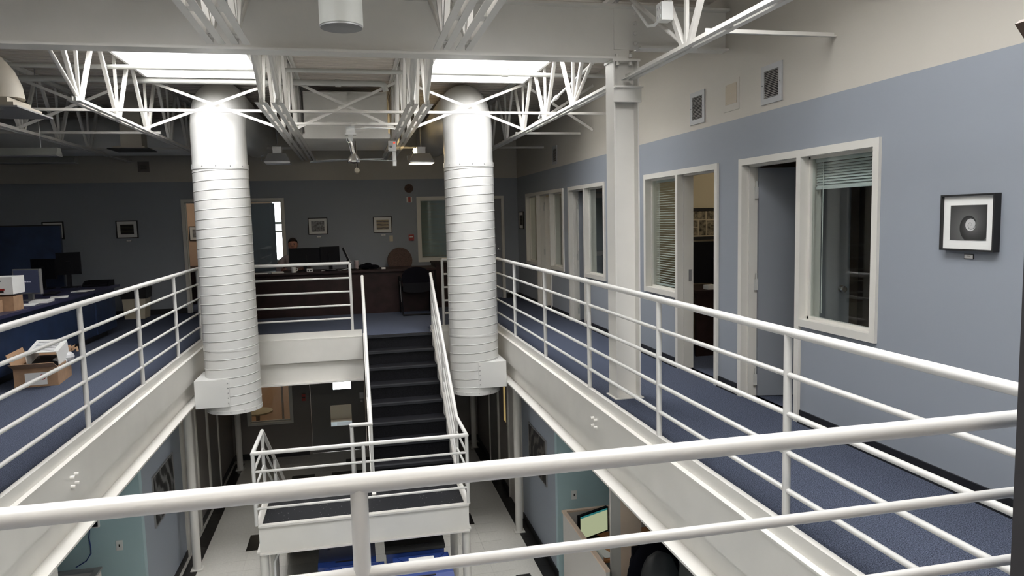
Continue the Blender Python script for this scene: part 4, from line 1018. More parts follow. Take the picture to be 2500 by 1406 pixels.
part('body', MB().box(-0.80, -0.70, 13.18, 13.23, 0.775, 0.83), 'white_gloss', cl_)
for x in (-0.775, -0.73): part('dial', MB().lathe([(0.014, 0), (0.014, -0.004)], (x, 13.18, 0.80), 12, 'Y'), 'black', cl_)
def papers(label, items, z_, m='paper', cat='paper', name='paper_sheet'):
    x, y, wd, dp, rz, th = items
    o = MB(); o.box(-wd / 2, wd / 2, -dp / 2, dp / 2, 0, th)
    ob = finish(name, o.mesh(name), m); ob.location = (x, y, z_); ob.rotation_euler[2] = rz
    return tag(ob, label, cat)
papers('open folder with white edge on the reception desk in front of the man', (-1.30, 13.22, 0.20, 0.22, 0.2, 0.02), 0.775, 'paper', 'folder', 'folder')
papers('thin sheet of paper on the reception desk beside the left duct', (-1.58, 13.2, 0.24, 0.2, -0.1, 0.008), 0.775)
bg = thing('black_bag', 'crumpled black bag lying on the reception desk', 'bag', (0.22, 13.35, 0.775))
part('body', MB().ball((0.22, 13.30, 0.827), 0.13, 0.10, 0.05, 14, 8).ball((0.35, 13.32, 0.817), 0.12, 0.09, 0.04, 14, 8).ball((0.26, 13.34, 0.845), 0.08, 0.06, 0.05, 12, 8), 'fabric_black', bg, 60)
part('strap', MB().pipe([(0.10, 13.25, 0.785), (0.19, 13.2, 0.85), (0.33, 13.2, 0.84), (0.41, 13.24, 0.785)], 0.008, 8), 'fabric_black', bg)
papers('small white box on the end of the reception desk by the black bag', (0.53, 13.25, 0.07, 0.05, 0.1, 0.03), 0.775, 'white_gloss', 'box', 'small_box')
cbz = thing('cable_tangle', 'tangled dark cables on the reception desk behind the railing', 'cable', (-0.35, 13.25, 0.775))
for k in range(4):
    part('cable', MB().pipe([(-0.55 + 0.11 * i + 0.02 * k, 13.2 + 0.05 * sin(i * 1.7 + k), 0.785 + 0.018 * abs(sin(i * 2.1 + k * 1.3))) for i in range(6)], 0.006, 6), 'plastic_black' if k else 'paper_grey', cbz)

# the seated man
def skin_obj(name, verts, edges, radii, m, parent, sub=2):
    me = bpy.data.meshes.new(name); me.from_pydata([tuple(v) for v in verts], edges, []); me.update()
    o = bpy.data.objects.new(name, me); C.objects.link(o); o.parent = parent; me.materials.append(MT[m])
    md = o.modifiers.new('skin', 'SKIN'); md.use_smooth_shade = True; md.use_x_symmetry = False
    sv = me.skin_vertices[0].data
    for i, rr in enumerate(radii):
        sv[i].radius = rr if isinstance(rr, tuple) else (rr, rr); sv[i].use_root = (i == 0)
    s2 = o.modifiers.new('sub', 'SUBSURF'); s2.levels = sub; s2.render_levels = sub
    return o
px, py = -1.07, 13.98
pm = thing('person', 'man with short dark hair in a pale shirt seated behind the monitors', 'person', (px, py, 0), local=True)
V = [(0, 0.05, 0.50), (0, 0.04, 0.66), (0, 0.0, 0.86), (0, -0.01, 1.00), (0, -0.01, 1.08), (0, -0.02, 1.15), (0, -0.03, 1.24), (0, -0.025, 1.32)]
R_ = [(0.16, 0.11), (0.15, 0.10), (0.17, 0.11), (0.12, 0.08), 0.055, (0.065, 0.075), (0.078, 0.092), (0.068, 0.082)]
Eg = [(i, i + 1) for i in range(7)]
def add(v, rr, frm): V.append(v); R_.append(rr); Eg.append((frm, len(V) - 1)); return len(V) - 1
nz_ = add((0.0, -0.125, 1.215), 0.013, 6)
for s_ in (-1, 1):
    add((s_ * 0.088, -0.02, 1.235), 0.014, 6)
    sh = add((s_ * 0.19, 0.0, 0.96), 0.06, 3); el = add((s_ * 0.27, -0.16, 0.76), 0.045, sh); wr = add((s_ * 0.15, -0.28, 0.81), 0.027, el)
    pa = add((s_ * 0.13, -0.34, 0.805), (0.035, 0.016), wr)
    for f in range(4): 
        k1 = add((s_ * (0.105 + 0.02 * f) , -0.385 - (0.008 if f in (1, 2) else 0), 0.805), 0.009, pa); add((s_ * (0.10 + 0.02 * f), -0.415 - (0.01 if f in (1, 2) else 0), 0.795), 0.008, k1)
    t1 = add((s_ * 0.095, -0.335, 0.80), 0.010, pa); add((s_ * 0.08, -0.365, 0.796), 0.009, t1)
    hp = add((s_ * 0.10, 0.0, 0.50), 0.085, 0); kn = add((s_ * 0.13, -0.40, 0.50), 0.065, hp); an = add((s_ * 0.13, -0.38, 0.10), 0.045, kn); add((s_ * 0.13, -0.50, 0.04), 0.035, an)
skin_obj('body', V, Eg, R_, 'skin', pm)
V2 = [(0, 0.05, 0.56), (0, 0.04, 0.68), (0, 0.0, 0.87), (0, -0.01, 1.00), (0, -0.01, 1.06)]
R2 = [(0.18, 0.13), (0.17, 0.12), (0.19, 0.125), (0.14, 0.095), (0.07, 0.068)]
E2 = [(i, i + 1) for i in range(4)]
for s_ in (-1, 1):
    n0 = len(V2); V2 += [(s_ * 0.20, 0.0, 0.955), (s_ * 0.275, -0.16, 0.76), (s_ * 0.175, -0.25, 0.81)]; R2 += [0.075, 0.06, 0.04]; E2 += [(3, n0), (n0, n0 + 1), (n0 + 1, n0 + 2)]
skin_obj('shirt', V2, E2, R2, 'shirt', pm)
hr = MB(); hr.ball((0, -0.012, 1.272), 0.086, 0.104, 0.098, 20, 14)
keep = [f for f in hr.f if not (sum(hr.v[i].y for i in f) / len(f) < -0.045 and sum(hr.v[i].z for i in f) / len(f) < 1.315) and sum(hr.v[i].z for i in f) / len(f) > 1.20]
hr.f = keep; hro = finish('hair', hr.mesh('hair'), 'hair', pm, 60)
for s_ in (-1, 1):
    finish('eye', MB().ball((s_ * 0.030, -0.108, 1.243), 0.010, 0.007, 0.006, 10, 8).mesh('eye'), 'eye', pm, 60)
    finish('eyebrow', MB().bar((s_ * 0.016, -0.112, 1.262), (s_ * 0.046, -0.104, 1.263), 0.008, 0.006).mesh('eyebrow'), 'hair', pm)
finish('mouth', MB().bar((-0.022, -0.107, 1.172), (0.022, -0.107, 1.172), 0.008, 0.008).mesh('mouth'), 'red', pm)
pc_ = thing('office_chair', 'dark office chair the man sits in', 'chair', (px - 0.06, py + 0.12, 0))
part('backrest', MB().prism([(px - 0.06 + 0.28 * cos(a), 0.80 + 0.24 * sin(a)) for a in [2 * pi * k / 24 for k in range(24)]], 'Y', py + 0.20, py + 0.26), 'fabric_brown', pc_, bevel=0.015)
part('seat', MB().box(px - 0.26, px + 0.22, py - 0.22, py + 0.2, 0.36, 0.415), 'fabric_brown', pc_, bevel=0.02)
part('column', MB().tube((px, py, 0.08), (px, py, 0.36), 0.03), 'plastic_black', pc_, 40)
for k in range(5):
    a = 2 * pi * k / 5; part('foot', MB().bar((px, py, 0.08), (px + 0.27 * cos(a), py + 0.27 * sin(a), 0.03), 0.035, 0.03), 'plastic_black', pc_)

# ------------------------------------------------------------ open office on the left
nd = thing('work_desk', 'long navy desk with navy side panel along the carpet edge', 'desk', (-4.0, 9.5, 0))
part('top', MB().box(-4.6, -3.56, 5.2, 12.3, 0.72, 0.755), 'navy_top', nd)
part('side_panel', MB().box(-3.68, -3.65, 5.2, 11.4, 0.10, 0.72), 'navy', nd)
part('end_cabinet', MB().box(-3.80, -3.63, 11.4, 12.25, 0.10, 0.72), 'navy', nd)
part('plinth', MB().box(-4.4, -3.72, 5.3, 12.1, 0.0, 0.10), 'black', nd)
sc = thing('desk_screen', 'tall navy fabric privacy screen standing behind the desks', 'screen', (-5.4, 12.45, 0))
part('panel', MB().box(-6.6, -4.38, 12.42, 12.48, 0.25, 1.68), 'navy', sc)
part('cap', MB().box(-6.6, -4.38, 12.41, 12.49, 1.68, 1.70), 'black', sc)
part('foot', MB().box(-6.5, -6.4, 12.35, 12.75, 0, 0.25).box(-4.5, -4.42, 12.35, 12.75, 0, 0.25), 'black', sc)
mm = monitor('grey framed monitor with dim blue screen and pale lettering on the navy desk', -3.93, 10.0, 1.15, 0.37, 0.31, radians(160), screen='screen_blue', zd=0.755, frame='grey_metal')
tx = MB()
for (a, c, e, f) in ((-0.055, -0.045, 0.235, 0.265), (-0.065, -0.03, 0.232, 0.238), (-0.03, 0.0, 0.232, 0.246), (0.005, 0.03, 0.232, 0.244), (0.034, 0.06, 0.232, 0.242)):
    tx.box(-c, -a, 0.0222, 0.0228, e, f)
part('lettering', tx, 'screen_text', mm)
monitor('black monitor seen from behind at the far end of the navy desk', -4.15, 12.0, 1.28, 0.32, 0.33, radians(8), zd=0.755)
monitor('second black monitor half hidden behind the far one', -4.45, 11.9, 1.20, 0.36, 0.30, radians(-12), zd=0.755)
tr = thing('paper_tray', 'black desk tray at the far end of the navy desk', 'tray', (-3.8, 12.1, 0.755))
part('base', MB().box(-3.98, -3.62, 11.95, 12.25, 0.755, 0.775), 'plastic_black', tr)
part('wall', MB().prism([(11.95, 0.775), (12.25, 0.775), (12.25, 0.84), (12.05, 0.84)], 'X', -3.98, -3.96).prism([(11.95, 0.775), (12.25, 0.775), (12.25, 0.84), (12.05, 0.84)], 'X', -3.64, -3.62).box(-3.98, -3.62, 12.23, 12.25, 0.775, 0.84), 'plastic_black', tr)
pr_ = thing('shipping_carton', 'white printed carton standing on brown boxes at the desk end', 'box', (-3.95, 8.75, 0.95))
part('carton', MB().box(-4.35, -3.63, 8.85, 9.15, 0.935, 1.125), 'paper', pr_)
part('label_print', MB().box(-4.3, -3.74, 8.846, 8.85, 1.075, 1.088).box(-4.3, -3.72, 8.846, 8.85, 0.955, 0.985).box(-3.95, -3.78, 8.846, 8.85, 1.02, 1.026), 'black', pr_)
part('tape', MB().box(-3.80, -3.71, 8.844, 8.85, 0.98, 1.0), 'red', pr_)
def open_box(label, x0, x1, y0, y1, z0, h, flaps=(), m='cardboard', rz=0):
    t = 0.006; cx, cy = (x0 + x1) / 2, (y0 + y1) / 2
    o = thing('cardboard_box', label, 'box', (cx, cy, z0), rz, local=True)
    a, c = (x1 - x0) / 2, (y1 - y0) / 2
    part('bottom', MB().box(-a, a, -c, c, 0, t), m, o)
    part('side', MB().box(-a, a, -c, -c + t, t, h), m, o); part('side', MB().box(-a, a, c - t, c, t, h), m, o)
    part('side', MB().box(-a, -a + t, -c + t, c - t, t, h), m, o); part('side', MB().box(a - t, a, -c + t, c - t, t, h), m, o)
    for (edge, ang, ln) in flaps:
        an = radians(ang)
        if edge == 'f': q = MB().bar((0, -c, h), (0, -c - ln * cos(an), h + ln * sin(an)), 2 * a, 0.005)
        elif edge == 'b': q = MB().bar((0, c, h), (0, c + ln * cos(an), h + ln * sin(an)), 2 * a, 0.005)
        elif edge == 'l': q = MB().bar((-a, 0, h), (-a - ln * cos(an), 0, h + ln * sin(an)), 2 * c, 0.005, (0, 0, 1))
        else: q = MB().bar((a, 0, h), (a + ln * cos(an), 0, h + ln * sin(an)), 2 * c, 0.005, (0, 0, 1))
        part('flap', q, 'cardboard_in', o)
    return o
open_box('brown carton with red print stacked at the near desk end', -4.3, -3.72, 8.50, 8.80, 0.755, 0.13)
open_box('brown open carton beside the printed carton on the navy desk', -3.95, -3.62, 8.82, 9.05, 0.755, 0.16)
bx = open_box('open brown cardboard box with label on the carpet beside the navy desk', -3.50, -3.10, 8.32, 8.86, 0.0, 0.20, (('f', 25, 0.16), ('l', 70, 0.16), ('b', 60, 0.15)), rz=radians(6))
part('label', MB().box(-0.10, 0.10, -0.272, -0.27, 0.02, 0.15), 'paper', bx)
part('stamp', MB().lathe([(0.03, -0.272), (0.03, -0.2735)], (0.06, 0, 0.10), 16, 'Y'), 'red', bx)
wb = thing('white_carton', 'white printed carton tipped inside the open brown box', 'box', (-3.27, 8.62, 0.05))
part('top', MB().bar((-3.27, 8.50, 0.33), (-3.27, 8.80, 0.42), 0.30, 0.008), 'paper', wb)
part('side', MB().bar((-3.12, 8.50, 0.25), (-3.12, 8.80, 0.33), 0.008, 0.16), 'paper', wb)
part('side', MB().bar((-3.42, 8.50, 0.25), (-3.42, 8.80, 0.33), 0.008, 0.16), 'paper', wb)
part('bottom', MB().bar((-3.27, 8.50, 0.17), (-3.27, 8.80, 0.25), 0.30, 0.008), 'black', wb)
part('print', MB().bar((-3.27, 8.53, 0.344), (-3.27, 8.76, 0.413), 0.22, 0.004), 'print_lines', wb)
pp = thing('packing_paper', 'crumpled brown and grey packing paper in the open box', 'paper', (-3.15, 8.75, 0.1))
part('wad', MB().ball((-3.13, 8.80, 0.22), 0.07, 0.08, 0.06, 9, 6).ball((-3.18, 8.70, 0.19), 0.08, 0.08, 0.05, 8, 6), 'paper_grey', pp)
part('twist', MB().pipe([(-3.13, 8.84, 0.26), (-3.11, 8.85, 0.31), (-3.08, 8.85, 0.325), (-3.09, 8.85, 0.29), (-3.05, 8.85, 0.31), (-3.04, 8.84, 0.27)], 0.012, 8), 'cardboard_in', pp)
for k, (x, y, a) in enumerate(((-3.75, 9.45, 0.2), (-3.70, 9.75, 0.1), (-3.72, 10.35, 0.3), (-3.72, 11.2, -0.1))):
    papers(['loose white paper nearest the cartons on the navy desk', 'stack of white paper in front of the dim monitor', 'white papers beside the keyboard on the navy desk', 'paper sheet near the far black monitor'][k], (x, y, 0.20, 0.28, a, 0.006 + 0.018 * (k == 1)), 0.755)
kb = thing('keyboard', 'black keyboard in front of the dim blue monitor', 'keyboard', (-4.0, 10.9, 0.755), radians(100), local=True)
part('body', MB().box(-0.22, 0.22, -0.07, 0.07, 0, 0.02), 'plastic_black', kb)
part('keys', MB().box(-0.21, 0.21, -0.06, 0.06, 0.02, 0.026), 'black', kb)
cup('white paper cup between cartons and dim monitor', -4.02, 9.6, 0.755, 0.035, 0.09, 'white_gloss', handle=False)
wbn = thing('waste_bin', 'tan waste bin with black liner against the back wall', 'bin', (-3.85, 14.2, 0))
part('body', MB().prism([(-4.01, 0), (-3.68, 0), (-3.65, 0.40), (-4.04, 0.40)], 'Y', 14.0, 14.35), 'ivory', wbn)
part('liner', MB().prism([(-4.05, 0.36), (-3.64, 0.36), (-3.62, 0.55), (-3.75, 0.58), (-3.9, 0.53), (-4.06, 0.55)], 'Y', 13.99, 14.36), 'black', wbn)

# back-left office contents
win = thing('lit_window', 'bright daylight window seen through the back office glass', 'window', (-1.5, YB + 2.85, 0.8))
part('sash', MB().box(-1.78, -1.735, YB + 2.82, YB + 2.9, 0.78, 2.3).box(-1.20, -1.15, YB + 2.82, YB + 2.9, 0.78, 2.3).box(-1.735, -1.20, YB + 2.82, YB + 2.9, 1.44, 1.475).box(-1.735, -1.20, YB + 2.82, YB + 2.9, 0.78, 0.82), 'trim', win)
part('pane', MB().box(-1.735, -1.20, YB + 2.87, YB + 2.88, 0.82, 2.3), 'daylight', win)
part('blind_stack', MB().box(-1.735, -1.20, YB + 2.81, YB + 2.84, 1.62, 1.68), 'blind', win)
od = thing('standing_panel', 'pale grey-green door panel standing open inside the back office', 'panel', (-1.95, YB + 0.95, 0))
part('leaf', MB().box(-2.75, -1.51, YB + 0.93, YB + 0.97, 0.01, 2.05), 'leaf_blue', od)
picture('black framed print on the peach office wall seen through the back doorway', lambda u0, u1, z0, z1, d0, d1: (u0, u1, YB + 2.9 + d0, YB + 2.9 + d1, z0, z1), -3.55, -3.15, 1.30, 1.62, 'art_grey')
ds = thing('office_desk', 'dark wooden desk seen through the back doorway', 'desk', (-3.4, YB + 2.2, 0))
part('top', MB().box(-4.2, -2.9, YB + 1.6, YB + 2.4, 0.72, 0.76), 'mahogany', ds)
part('front', MB().box(-4.2, -2.9, YB + 1.62, YB + 1.66, 0, 0.72), 'mahogany', ds)
def ceil_panel(label, x, y, z_, wd, dp, m):
    o = thing('ceiling_light', label, 'light', (x, y, z_))
    part('housing', MB().box(x - wd / 2 - .02, x + wd / 2 + .02, y - dp / 2 - .02, y + dp / 2 + .02, z_ - 0.015, z_), 'trim', o)
    part('panel', MB().box(x - wd / 2, x + wd / 2, y - dp / 2, y + dp / 2, z_ - 0.022, z_ - 0.015), m, o)
ceil_panel('lit ceiling panel inside the peach back office', -3.6, YB + 1.6, 2.62, 0.6, 0.6, 'lamp_tube')
ceil_panel('lit ceiling panel inside the cream office with collage', 4.6, 7.2, 2.62, 0.6, 0.6, 'lamp_tube')
ceil_panel('lit ceiling panel inside the far corridor office', 4.6, 12.9, 2.62, 0.5, 0.5, 'lamp_tube')

# cream office (B) contents
WP = lambda u0, u1, z0, z1, d0, d1: (u0, u1, 8.28 + d0, 8.28 + d1, z0, z1)
pcx = picture('dark framed collage of six photographs on the cream office wall', WP, 4.06, 4.44, 1.31, 1.70, 'room_cream', 0.038, 0.0, 'black', card=False, matm='room_cream')
for (a, c, e, f) in ((4.10, 4.27, 1.56, 1.66), (4.285, 4.39, 1.56, 1.66), (4.10, 4.165, 1.47, 1.55), (4.10, 4.165, 1.365, 1.46), (4.18, 4.275, 1.365, 1.55), (4.285, 4.39, 1.365, 1.545)):
    part('photo', MB().box(*WP(a, c, e, f, -0.021, -0.018)), 'art_photo', pcx)
bd = thing('office_desk', 'dark desk inside the cream office doorway', 'desk', (4.4, 7.9, 0))
part('top', MB().box(3.8, 5.4, 7.55, 8.26, 0.72, 0.76), 'mahogany', bd)
part('front', MB().box(3.8, 5.4, 7.57, 7.60, 0, 0.72), 'mahogany', bd)
monitor('large black monitor on the desk inside the cream office', 4.22, 7.95, 1.30, 0.50, 0.50, radians(-6), zd=0.76)
papers('white paper stack on the desk inside the cream office', (4.02, 7.66, 0.12, 0.1, 0.1, 0.05), 0.76)
papers('thin white paper on the desk under the large monitor', (4.28, 7.68, 0.16, 0.1, -0.2, 0.006), 0.76)
sh_ = thing('wall_shelf', 'cluttered wall shelf with files seen through the slatted blind', 'shelf', (5.0, 8.2, 1.4))
part('board', MB().box(4.6, 5.6, 8.05, 8.28, 1.50, 1.53).box(4.6, 5.6, 8.05, 8.28, 1.85, 1.88), 'black', sh_)
for k in range(5): single('binder', MB().box(4.63 + k * 0.14, 4.63 + k * 0.14 + 0.09, 8.08, 8.26, 1.53, 1.75 + 0.03 * (k % 3)), ('black', 'red', 'paper', 'access', 'navy')[k],
       ['thick black', 'red', 'white', 'tan', 'navy'][k] + ' binder on the shelf behind the slatted blind', 'binder', (4.63 + k * 0.14, 8.1, 1.53), group='binders on the office shelf')
# near office (A) contents
cab = thing('tall_cabinet', 'tall brown wooden cabinet inside the near office', 'cabinet', (4.9, 4.6, 0))
part('body', MB().box(4.6, 5.4, 5.35, 5.9, 0, 2.1), 'wood_brown', cab)
part('door', MB().box(4.61, 4.99, 5.33, 5.35, 0.05, 2.05), 'room_brown', cab); part('door', MB().box(5.01, 5.39, 5.33, 5.35, 0.05, 2.05), 'room_brown', cab)
# far office shelf seen through glass
sf = thing('wire_shelf', 'white wire shelves seen through the far corridor window', 'shelf', (3.8, 12.6, 0))
for z_ in (0.9, 1.25, 1.6): part('shelf', MB().box(3.75, 4.3, 12.2, 12.9, z_, z_ + 0.012), 'white_gloss', sf)
for (x, y) in ((3.76, 12.21), (4.29, 12.21), (3.76, 12.89), (4.29, 12.89)): part('post', MB().tube((x, y, 0), (x, y, 1.7), 0.01, 8), 'white_gloss', sf)

# ------------------------------------------------------------ dark jamb at the near right
dj = thing('steel_post', 'dark grey post at the end of the near railing', 'post', (1.72, 1.46, 0))
part('shaft', MB().box(1.645, 1.80, 1.40, 1.50, 0, 1.95), 'post_dark', dj)
part('base_plate', MB().box(1.62, 1.83, 1.37, 1.53, 0, 0.01), 'post_dark', dj)
bs = thing('sign_bracket', 'brown wooden bracket corner at the near right of the wall', 'bracket', (1.72, 1.46, 1.95))
part('block', MB().prism([(1.588, 2.068), (1.602, 2.078), (1.68, 2.07), (1.80, 2.02), (1.80, 1.95), (1.66, 1.95), (1.63, 2.02)], 'Y', 1.46, 1.50), 'wood_brown', bs)

# ------------------------------------------------------------ lower level things
def bin_(label, x0, x1, y0, y1, zt, m='bin_blue', paper=True):
    o = thing('recycling_bin', label, 'bin', ((x0 + x1) / 2, (y0 + y1) / 2, LZ))
    b_ = MB(); i = 0.05
    b_.add([(x0 + i, y0 + i, LZ), (x1 - i, y0 + i, LZ), (x1 - i, y1 - i, LZ), (x0 + i, y1 - i, LZ), (x0 + .01, y0 + .01, zt - 0.05), (x1 - .01, y0 + .01, zt - 0.05), (x1 - .01, y1 - .01, zt - 0.05), (x0 + .01, y1 - .01, zt - 0.05)],
           [(0, 3, 2, 1), (4, 5, 6, 7), (0, 1, 5, 4), (1, 2, 6, 5), (2, 3, 7, 6), (3, 0, 4, 7)])
    part('body', b_, 'bin_blue', o)
    ld = part('lid', MB().prism([(y0, zt - 0.05), (y0, zt - 0.02), (y0 + 0.08, zt), (y1 - 0.05, zt), (y1, zt - 0.02), (y1, zt - 0.05)], 'X', x0, x1), m, o)
    part('slot', MB().box(x0 + 0.18, x1 - 0.18, y0 + 0.05, y0 + 0.065, zt - 0.005, zt + 0.003), 'black', ld)
    for s_, xx in ((1, x0 + 0.05), (-1, x1 - 0.05)):
        part('rib', MB().bar((xx, y1 - 0.06, zt + 0.004), (xx + s_ * 0.06, y1 - 0.16, zt + 0.004), 0.018, 0.010), 'bin_blue', ld)
    if paper:
        xm = (x0 + x1) / 2
        pa = part('notice', MB().box(xm - 0.13, xm + 0.13, y1 - 0.33, y1 - 0.10, zt + 0.001, zt + 0.003), 'paper', ld)
        tb = MB()
        for k in range(9): tb.box(xm - 0.06 + k * 0.0125, xm - 0.051 + k * 0.0125, y1 - 0.20, y1 - 0.188 + 0.003 * (k % 2), zt + 0.003, zt + 0.0035)
        part('lettering', tb, 'dark_gap', pa)
    for s_ in (0, 1): part('handle', MB().tube(((x0 + 0.05, x1 - 0.05)[s_], y1 + 0.01, zt - 0.08), ((x0 + 0.05, x1 - 0.05)[s_], y1 + 0.03, zt - 0.08), 0.02, 8), 'bin_grey', o)
bin_('blue recycling bin with white notice in front of the landing beside the right leg', 0.27, 0.85, 6.88, 7.44, -1.88)
bin_('blue recycling bin in front of the landing toward the left leg', -0.42, 0.18, 6.88, 7.44, -1.90)
bin_('dark blue bin with white notice in shade under the landing right side', 0.20, 0.84, 7.56, 8.1, -1.86, 'bin_grey')
bin_('dark blue bin in shade under the landing near its middle', -0.50, 0.10, 7.56, 8.1, -1.95, 'bin_blue', False)
# work nook below the corridor
pt = thing('desk_partition', 'beige low partition round the nook desk below the office corridor', 'partition', (2.35, 7.4, LZ))
part('panel', MB().box(2.335, 2.375, 6.6, 8.12, LZ, -1.92), 'laminate_grey', pt)
part('cap', MB().box(2.33, 2.38, 6.6, 8.12, -1.92, -1.90), 'laminate', pt)
part('panel', MB().box(2.375, 4.4, 8.12, 8.16, LZ, -1.92), 'laminate_grey', pt)
part('cap', MB().box(2.33, 4.4, 8.115, 8.165, -1.92, -1.90), 'laminate', pt)
pn = thing('end_panel', 'tall tan laminate end panel of the nook cabinet', 'panel', (2.72, 7.2, LZ))
part('edge', MB().box(2.555, 2.665, 7.05, 7.09, LZ, -0.70), 'laminate_grey', pn)
part('face', MB().box(2.665, 2.90, 7.05, 7.07, LZ, -0.70), 'laminate', pn)
dn = thing('nook_desk', 'orange wooden desk top inside the beige partition', 'desk', (3.2, 7.6, LZ))
part('top', MB().box(2.38, 4.4, 7.40, 8.11, -2.24, -2.21), 'orange_wood', dn)
part('leg', MB().box(2.40, 2.44, 7.45, 8.05, LZ, -2.24).box(4.3, 4.34, 7.45, 8.05, LZ, -2.24), 'laminate_grey', dn)
mo = thing('monitor', 'monitor showing a pale yellow document in the nook', 'monitor', (2.65, 7.93, -2.21), radians(24), local=True)
part('panel', MB().box(-0.23, 0.23, -0.02, 0.02, 0.06, 0.36), 'plastic_black', mo)
part('screen', MB().box(-0.215, 0.215, -0.023, -0.02, 0.075, 0.325), 'screen_doc', mo)
part('title_bar', MB().box(-0.215, 0.215, -0.0235, -0.02, 0.325, 0.345), 'screen_teal', mo)
part('stand', MB().box(-0.03, 0.03, -0.0, 0.05, 0.01, 0.12), 'plastic_black', mo); part('foot', MB().box(-0.11, 0.11, -0.08, 0.08, 0, 0.01), 'plastic_black', mo)
for k, (x, y, a) in enumerate(((2.60, 7.62, 0.3), (2.52, 7.52, -0.3), (2.72, 7.50, 0.1))):
    papers(['white paper with dark photo on the nook desk', 'white paper curled over the nook partition edge', 'white form lying beside the end panel on the nook desk'][k], (x, y, 0.21, 0.28 - 0.08 * k, a, 0.004), -2.21 + 0.005 * k)
hs = thing('headset', 'black handset lying on the nook papers', 'handset', (2.46, 7.46, -2.2))
part('arc', MB().pipe([(2.42, 7.45, -2.17), (2.45, 7.47, -2.15), (2.50, 7.48, -2.15), (2.53, 7.47, -2.17)], 0.012, 8), 'plastic_black', hs, 40)
jc = thing('draped_chair', 'office chair draped with black and charcoal jackets below the corridor', 'chair', (2.75, 6.35, LZ))
def drape(cx, cy, cz, wd, dp, ht, m, nm):
    b_ = MB(); nu, nv = 28, 10
    for j in range(nv + 1):
        t = j / nv
        for i in range(nu):
            a = 2 * pi * i / nu; k = 1 + (0.10 + 0.25 * t) * 0.35 * sin(5 * a + 2 * j * 0.3)
            rr = (0.25 + 0.75 * min(1, t * 2.2) ** 0.6)
            b_.v.append(Vector((cx + wd * rr * k * cos(a), cy + dp * rr * k * sin(a), cz - ht * t ** 1.4 - 0.01 * sin(3 * a))))
    for j in range(nv):
        for i in range(nu):
            a, d = j * nu + i, j * nu + (i + 1) % nu; b_.f.append((a, d, d + nu, a + nu))
    b_.f.append(tuple(range(nu)))
    part(nm, b_, m, jc, 50)
drape(2.84, 6.62, -1.66, 0.27, 0.13, 0.75, 'fabric_black', 'jacket')
drape(2.76, 6.28, -1.62, 0.20, 0.12, 0.80, 'bin_grey', 'jacket')
part('seat', MB().box(2.58, 3.04, 6.3, 6.74, LZ + 0.42, LZ + 0.48), 'fabric_black', jc)
part('back', MB().box(2.62, 3.0, 6.60, 6.64, LZ + 0.5, -1.70), 'fabric_black', jc)
part('column', MB().tube((2.81, 6.52, LZ + 0.08), (2.81, 6.52, LZ + 0.42), 0.03), 'plastic_black', jc)
for k in range(5):
    a = 2 * pi * k / 5; part('foot', MB().bar((2.81, 6.52, LZ + 0.08), (2.81 + 0.27 * cos(a), 6.52 + 0.27 * sin(a), LZ + 0.03), 0.035, 0.03), 'plastic_black', jc)
tv = thing('wall_screen', 'white rimmed black screen on the teal wall below the navy desks', 'screen', (-3.2, 8.5, -1.65))
part('rim', MB().box(-3.55, -2.845, 8.49, 8.52, -1.645, -1.18), 'white_gloss', tv, bevel=0.012)
part('screen', MB().box(-3.535, -2.862, 8.486, 8.49, -1.63, -1.195), 'plastic_black', tv)
single('hanging_cable', MB().pipe([(-2.95, 8.505, -1.65), (-2.965, 8.505, -1.75), (-2.955, 8.505, -1.85), (-2.955, 8.50, -1.93), (-3.0, 8.48, -2.0), (-3.10, 8.45, -2.05)], 0.006, 8), 'bin_blue', 'thin blue cable hanging from the wall screen', 'cable', (-2.95, 8.5, -2.05))
ld = thing('low_partition', 'grey partition corner under the wall screen', 'partition', (-2.85, 7.9, LZ))
part('panel', MB().box(-3.9, -2.72, 8.02, 8.06, LZ, -1.93).box(-2.76, -2.72, 6.9, 8.02, LZ, -1.93), 'laminate_grey', ld)
part('cap', MB().box(-3.9, -2.71, 8.01, 8.07, -1.93, -1.905).box(-2.77, -2.71, 6.9, 8.01, -1.93, -1.905), 'grey_metal', ld)
dn = thing('nook_desk', 'grey desk top behind the low partition under the wall screen', 'desk', (-3.3, 7.5, LZ))
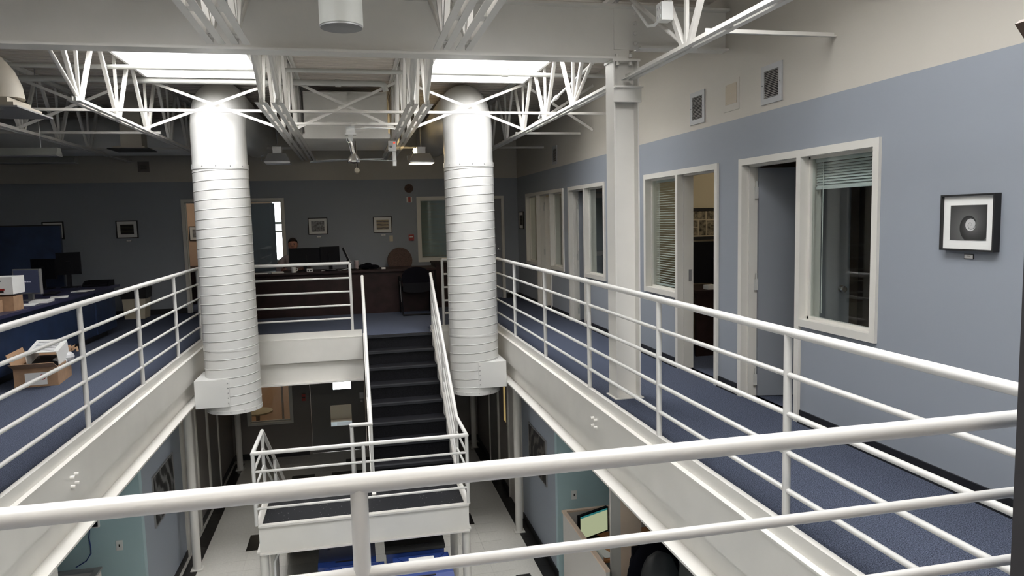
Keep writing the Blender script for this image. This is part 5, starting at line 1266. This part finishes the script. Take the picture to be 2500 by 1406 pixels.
part('top', MB().box(-3.9, -2.77, 7.3, 8.01, -2.25, -2.21), 'vent_grey', dn); part('leg', MB().box(-2.84, -2.80, 7.35, 7.95, LZ, -2.25).box(-3.86, -3.82, 7.35, 7.95, LZ, -2.25), 'grey_metal', dn)
# rooms behind the lower back wall
tb_ = thing('round_table', 'pale round table top lit warm behind the lower hall window', 'table', (-2.0, 15.4, LZ))
part('top', MB().lathe([(0.30, -2.22), (0.30, -2.19)], (-2.05, 15.4, 0), 28), 'room_cream', tb_); part('column', MB().tube((-2.05, 15.4, LZ), (-2.05, 15.4, -2.22), 0.04), 'grey_metal', tb_)
part('base', MB().lathe([(0.25, LZ), (0.05, LZ + 0.05)], (-2.05, 15.4, 0), 24), 'grey_metal', tb_)
stl = thing('step_stool', 'slim wooden topped metal stool behind the lower hall window', 'stool', (-1.5, 15.6, LZ))
part('top', MB().box(-1.58, -1.38, 15.5, 15.7, -1.62, -1.59), 'wood_desk', stl)
for (x, y) in ((-1.57, 15.51), (-1.39, 15.51), (-1.57, 15.69), (-1.39, 15.69)): part('leg', MB().tube((x, y, LZ), (x, y, -1.62), 0.012, 8), 'grey_metal', stl)
ceil_panel('warm ceiling panel in the room behind the lower hall window', -2.0, 16.2, -0.32, 0.6, 0.6, 'lamp_tube')
lw = thing('lit_window', 'bright exterior window seen through the lower hall door pane', 'window', (-0.4, 17.1, -2.37))
part('pane', MB().box(-0.75, -0.10, 17.08, 17.10, -2.32, -1.6), 'daylight', lw)
part('sash', MB().box(-0.80, -0.05, 17.07, 17.12, -2.37, -2.32).box(-0.80, -0.75, 17.07, 17.12, -2.32, -1.6).box(-0.10, -0.05, 17.07, 17.12, -2.32, -1.6), 'trim', lw)
struct('wall_lower_room_mid', MB().box(-1.04, 0.5, 17.12, 17.2, LZ, -0.1), 'room_green')
sb = thing('pale_block', 'low pale blue block on the floor behind the lower hall door', 'box', (-0.4, 16.2, LZ))  # pale block added for the bright bluish area in the lower pane
part('body', MB().box(-0.85, -0.05, 15.9, 16.5, LZ, LZ + 0.10), 'paper_blue', sb)
part('lid', MB().box(-0.5, -0.1, 15.95, 16.3, LZ + 0.10, LZ + 0.14), 'low_blue', sb)
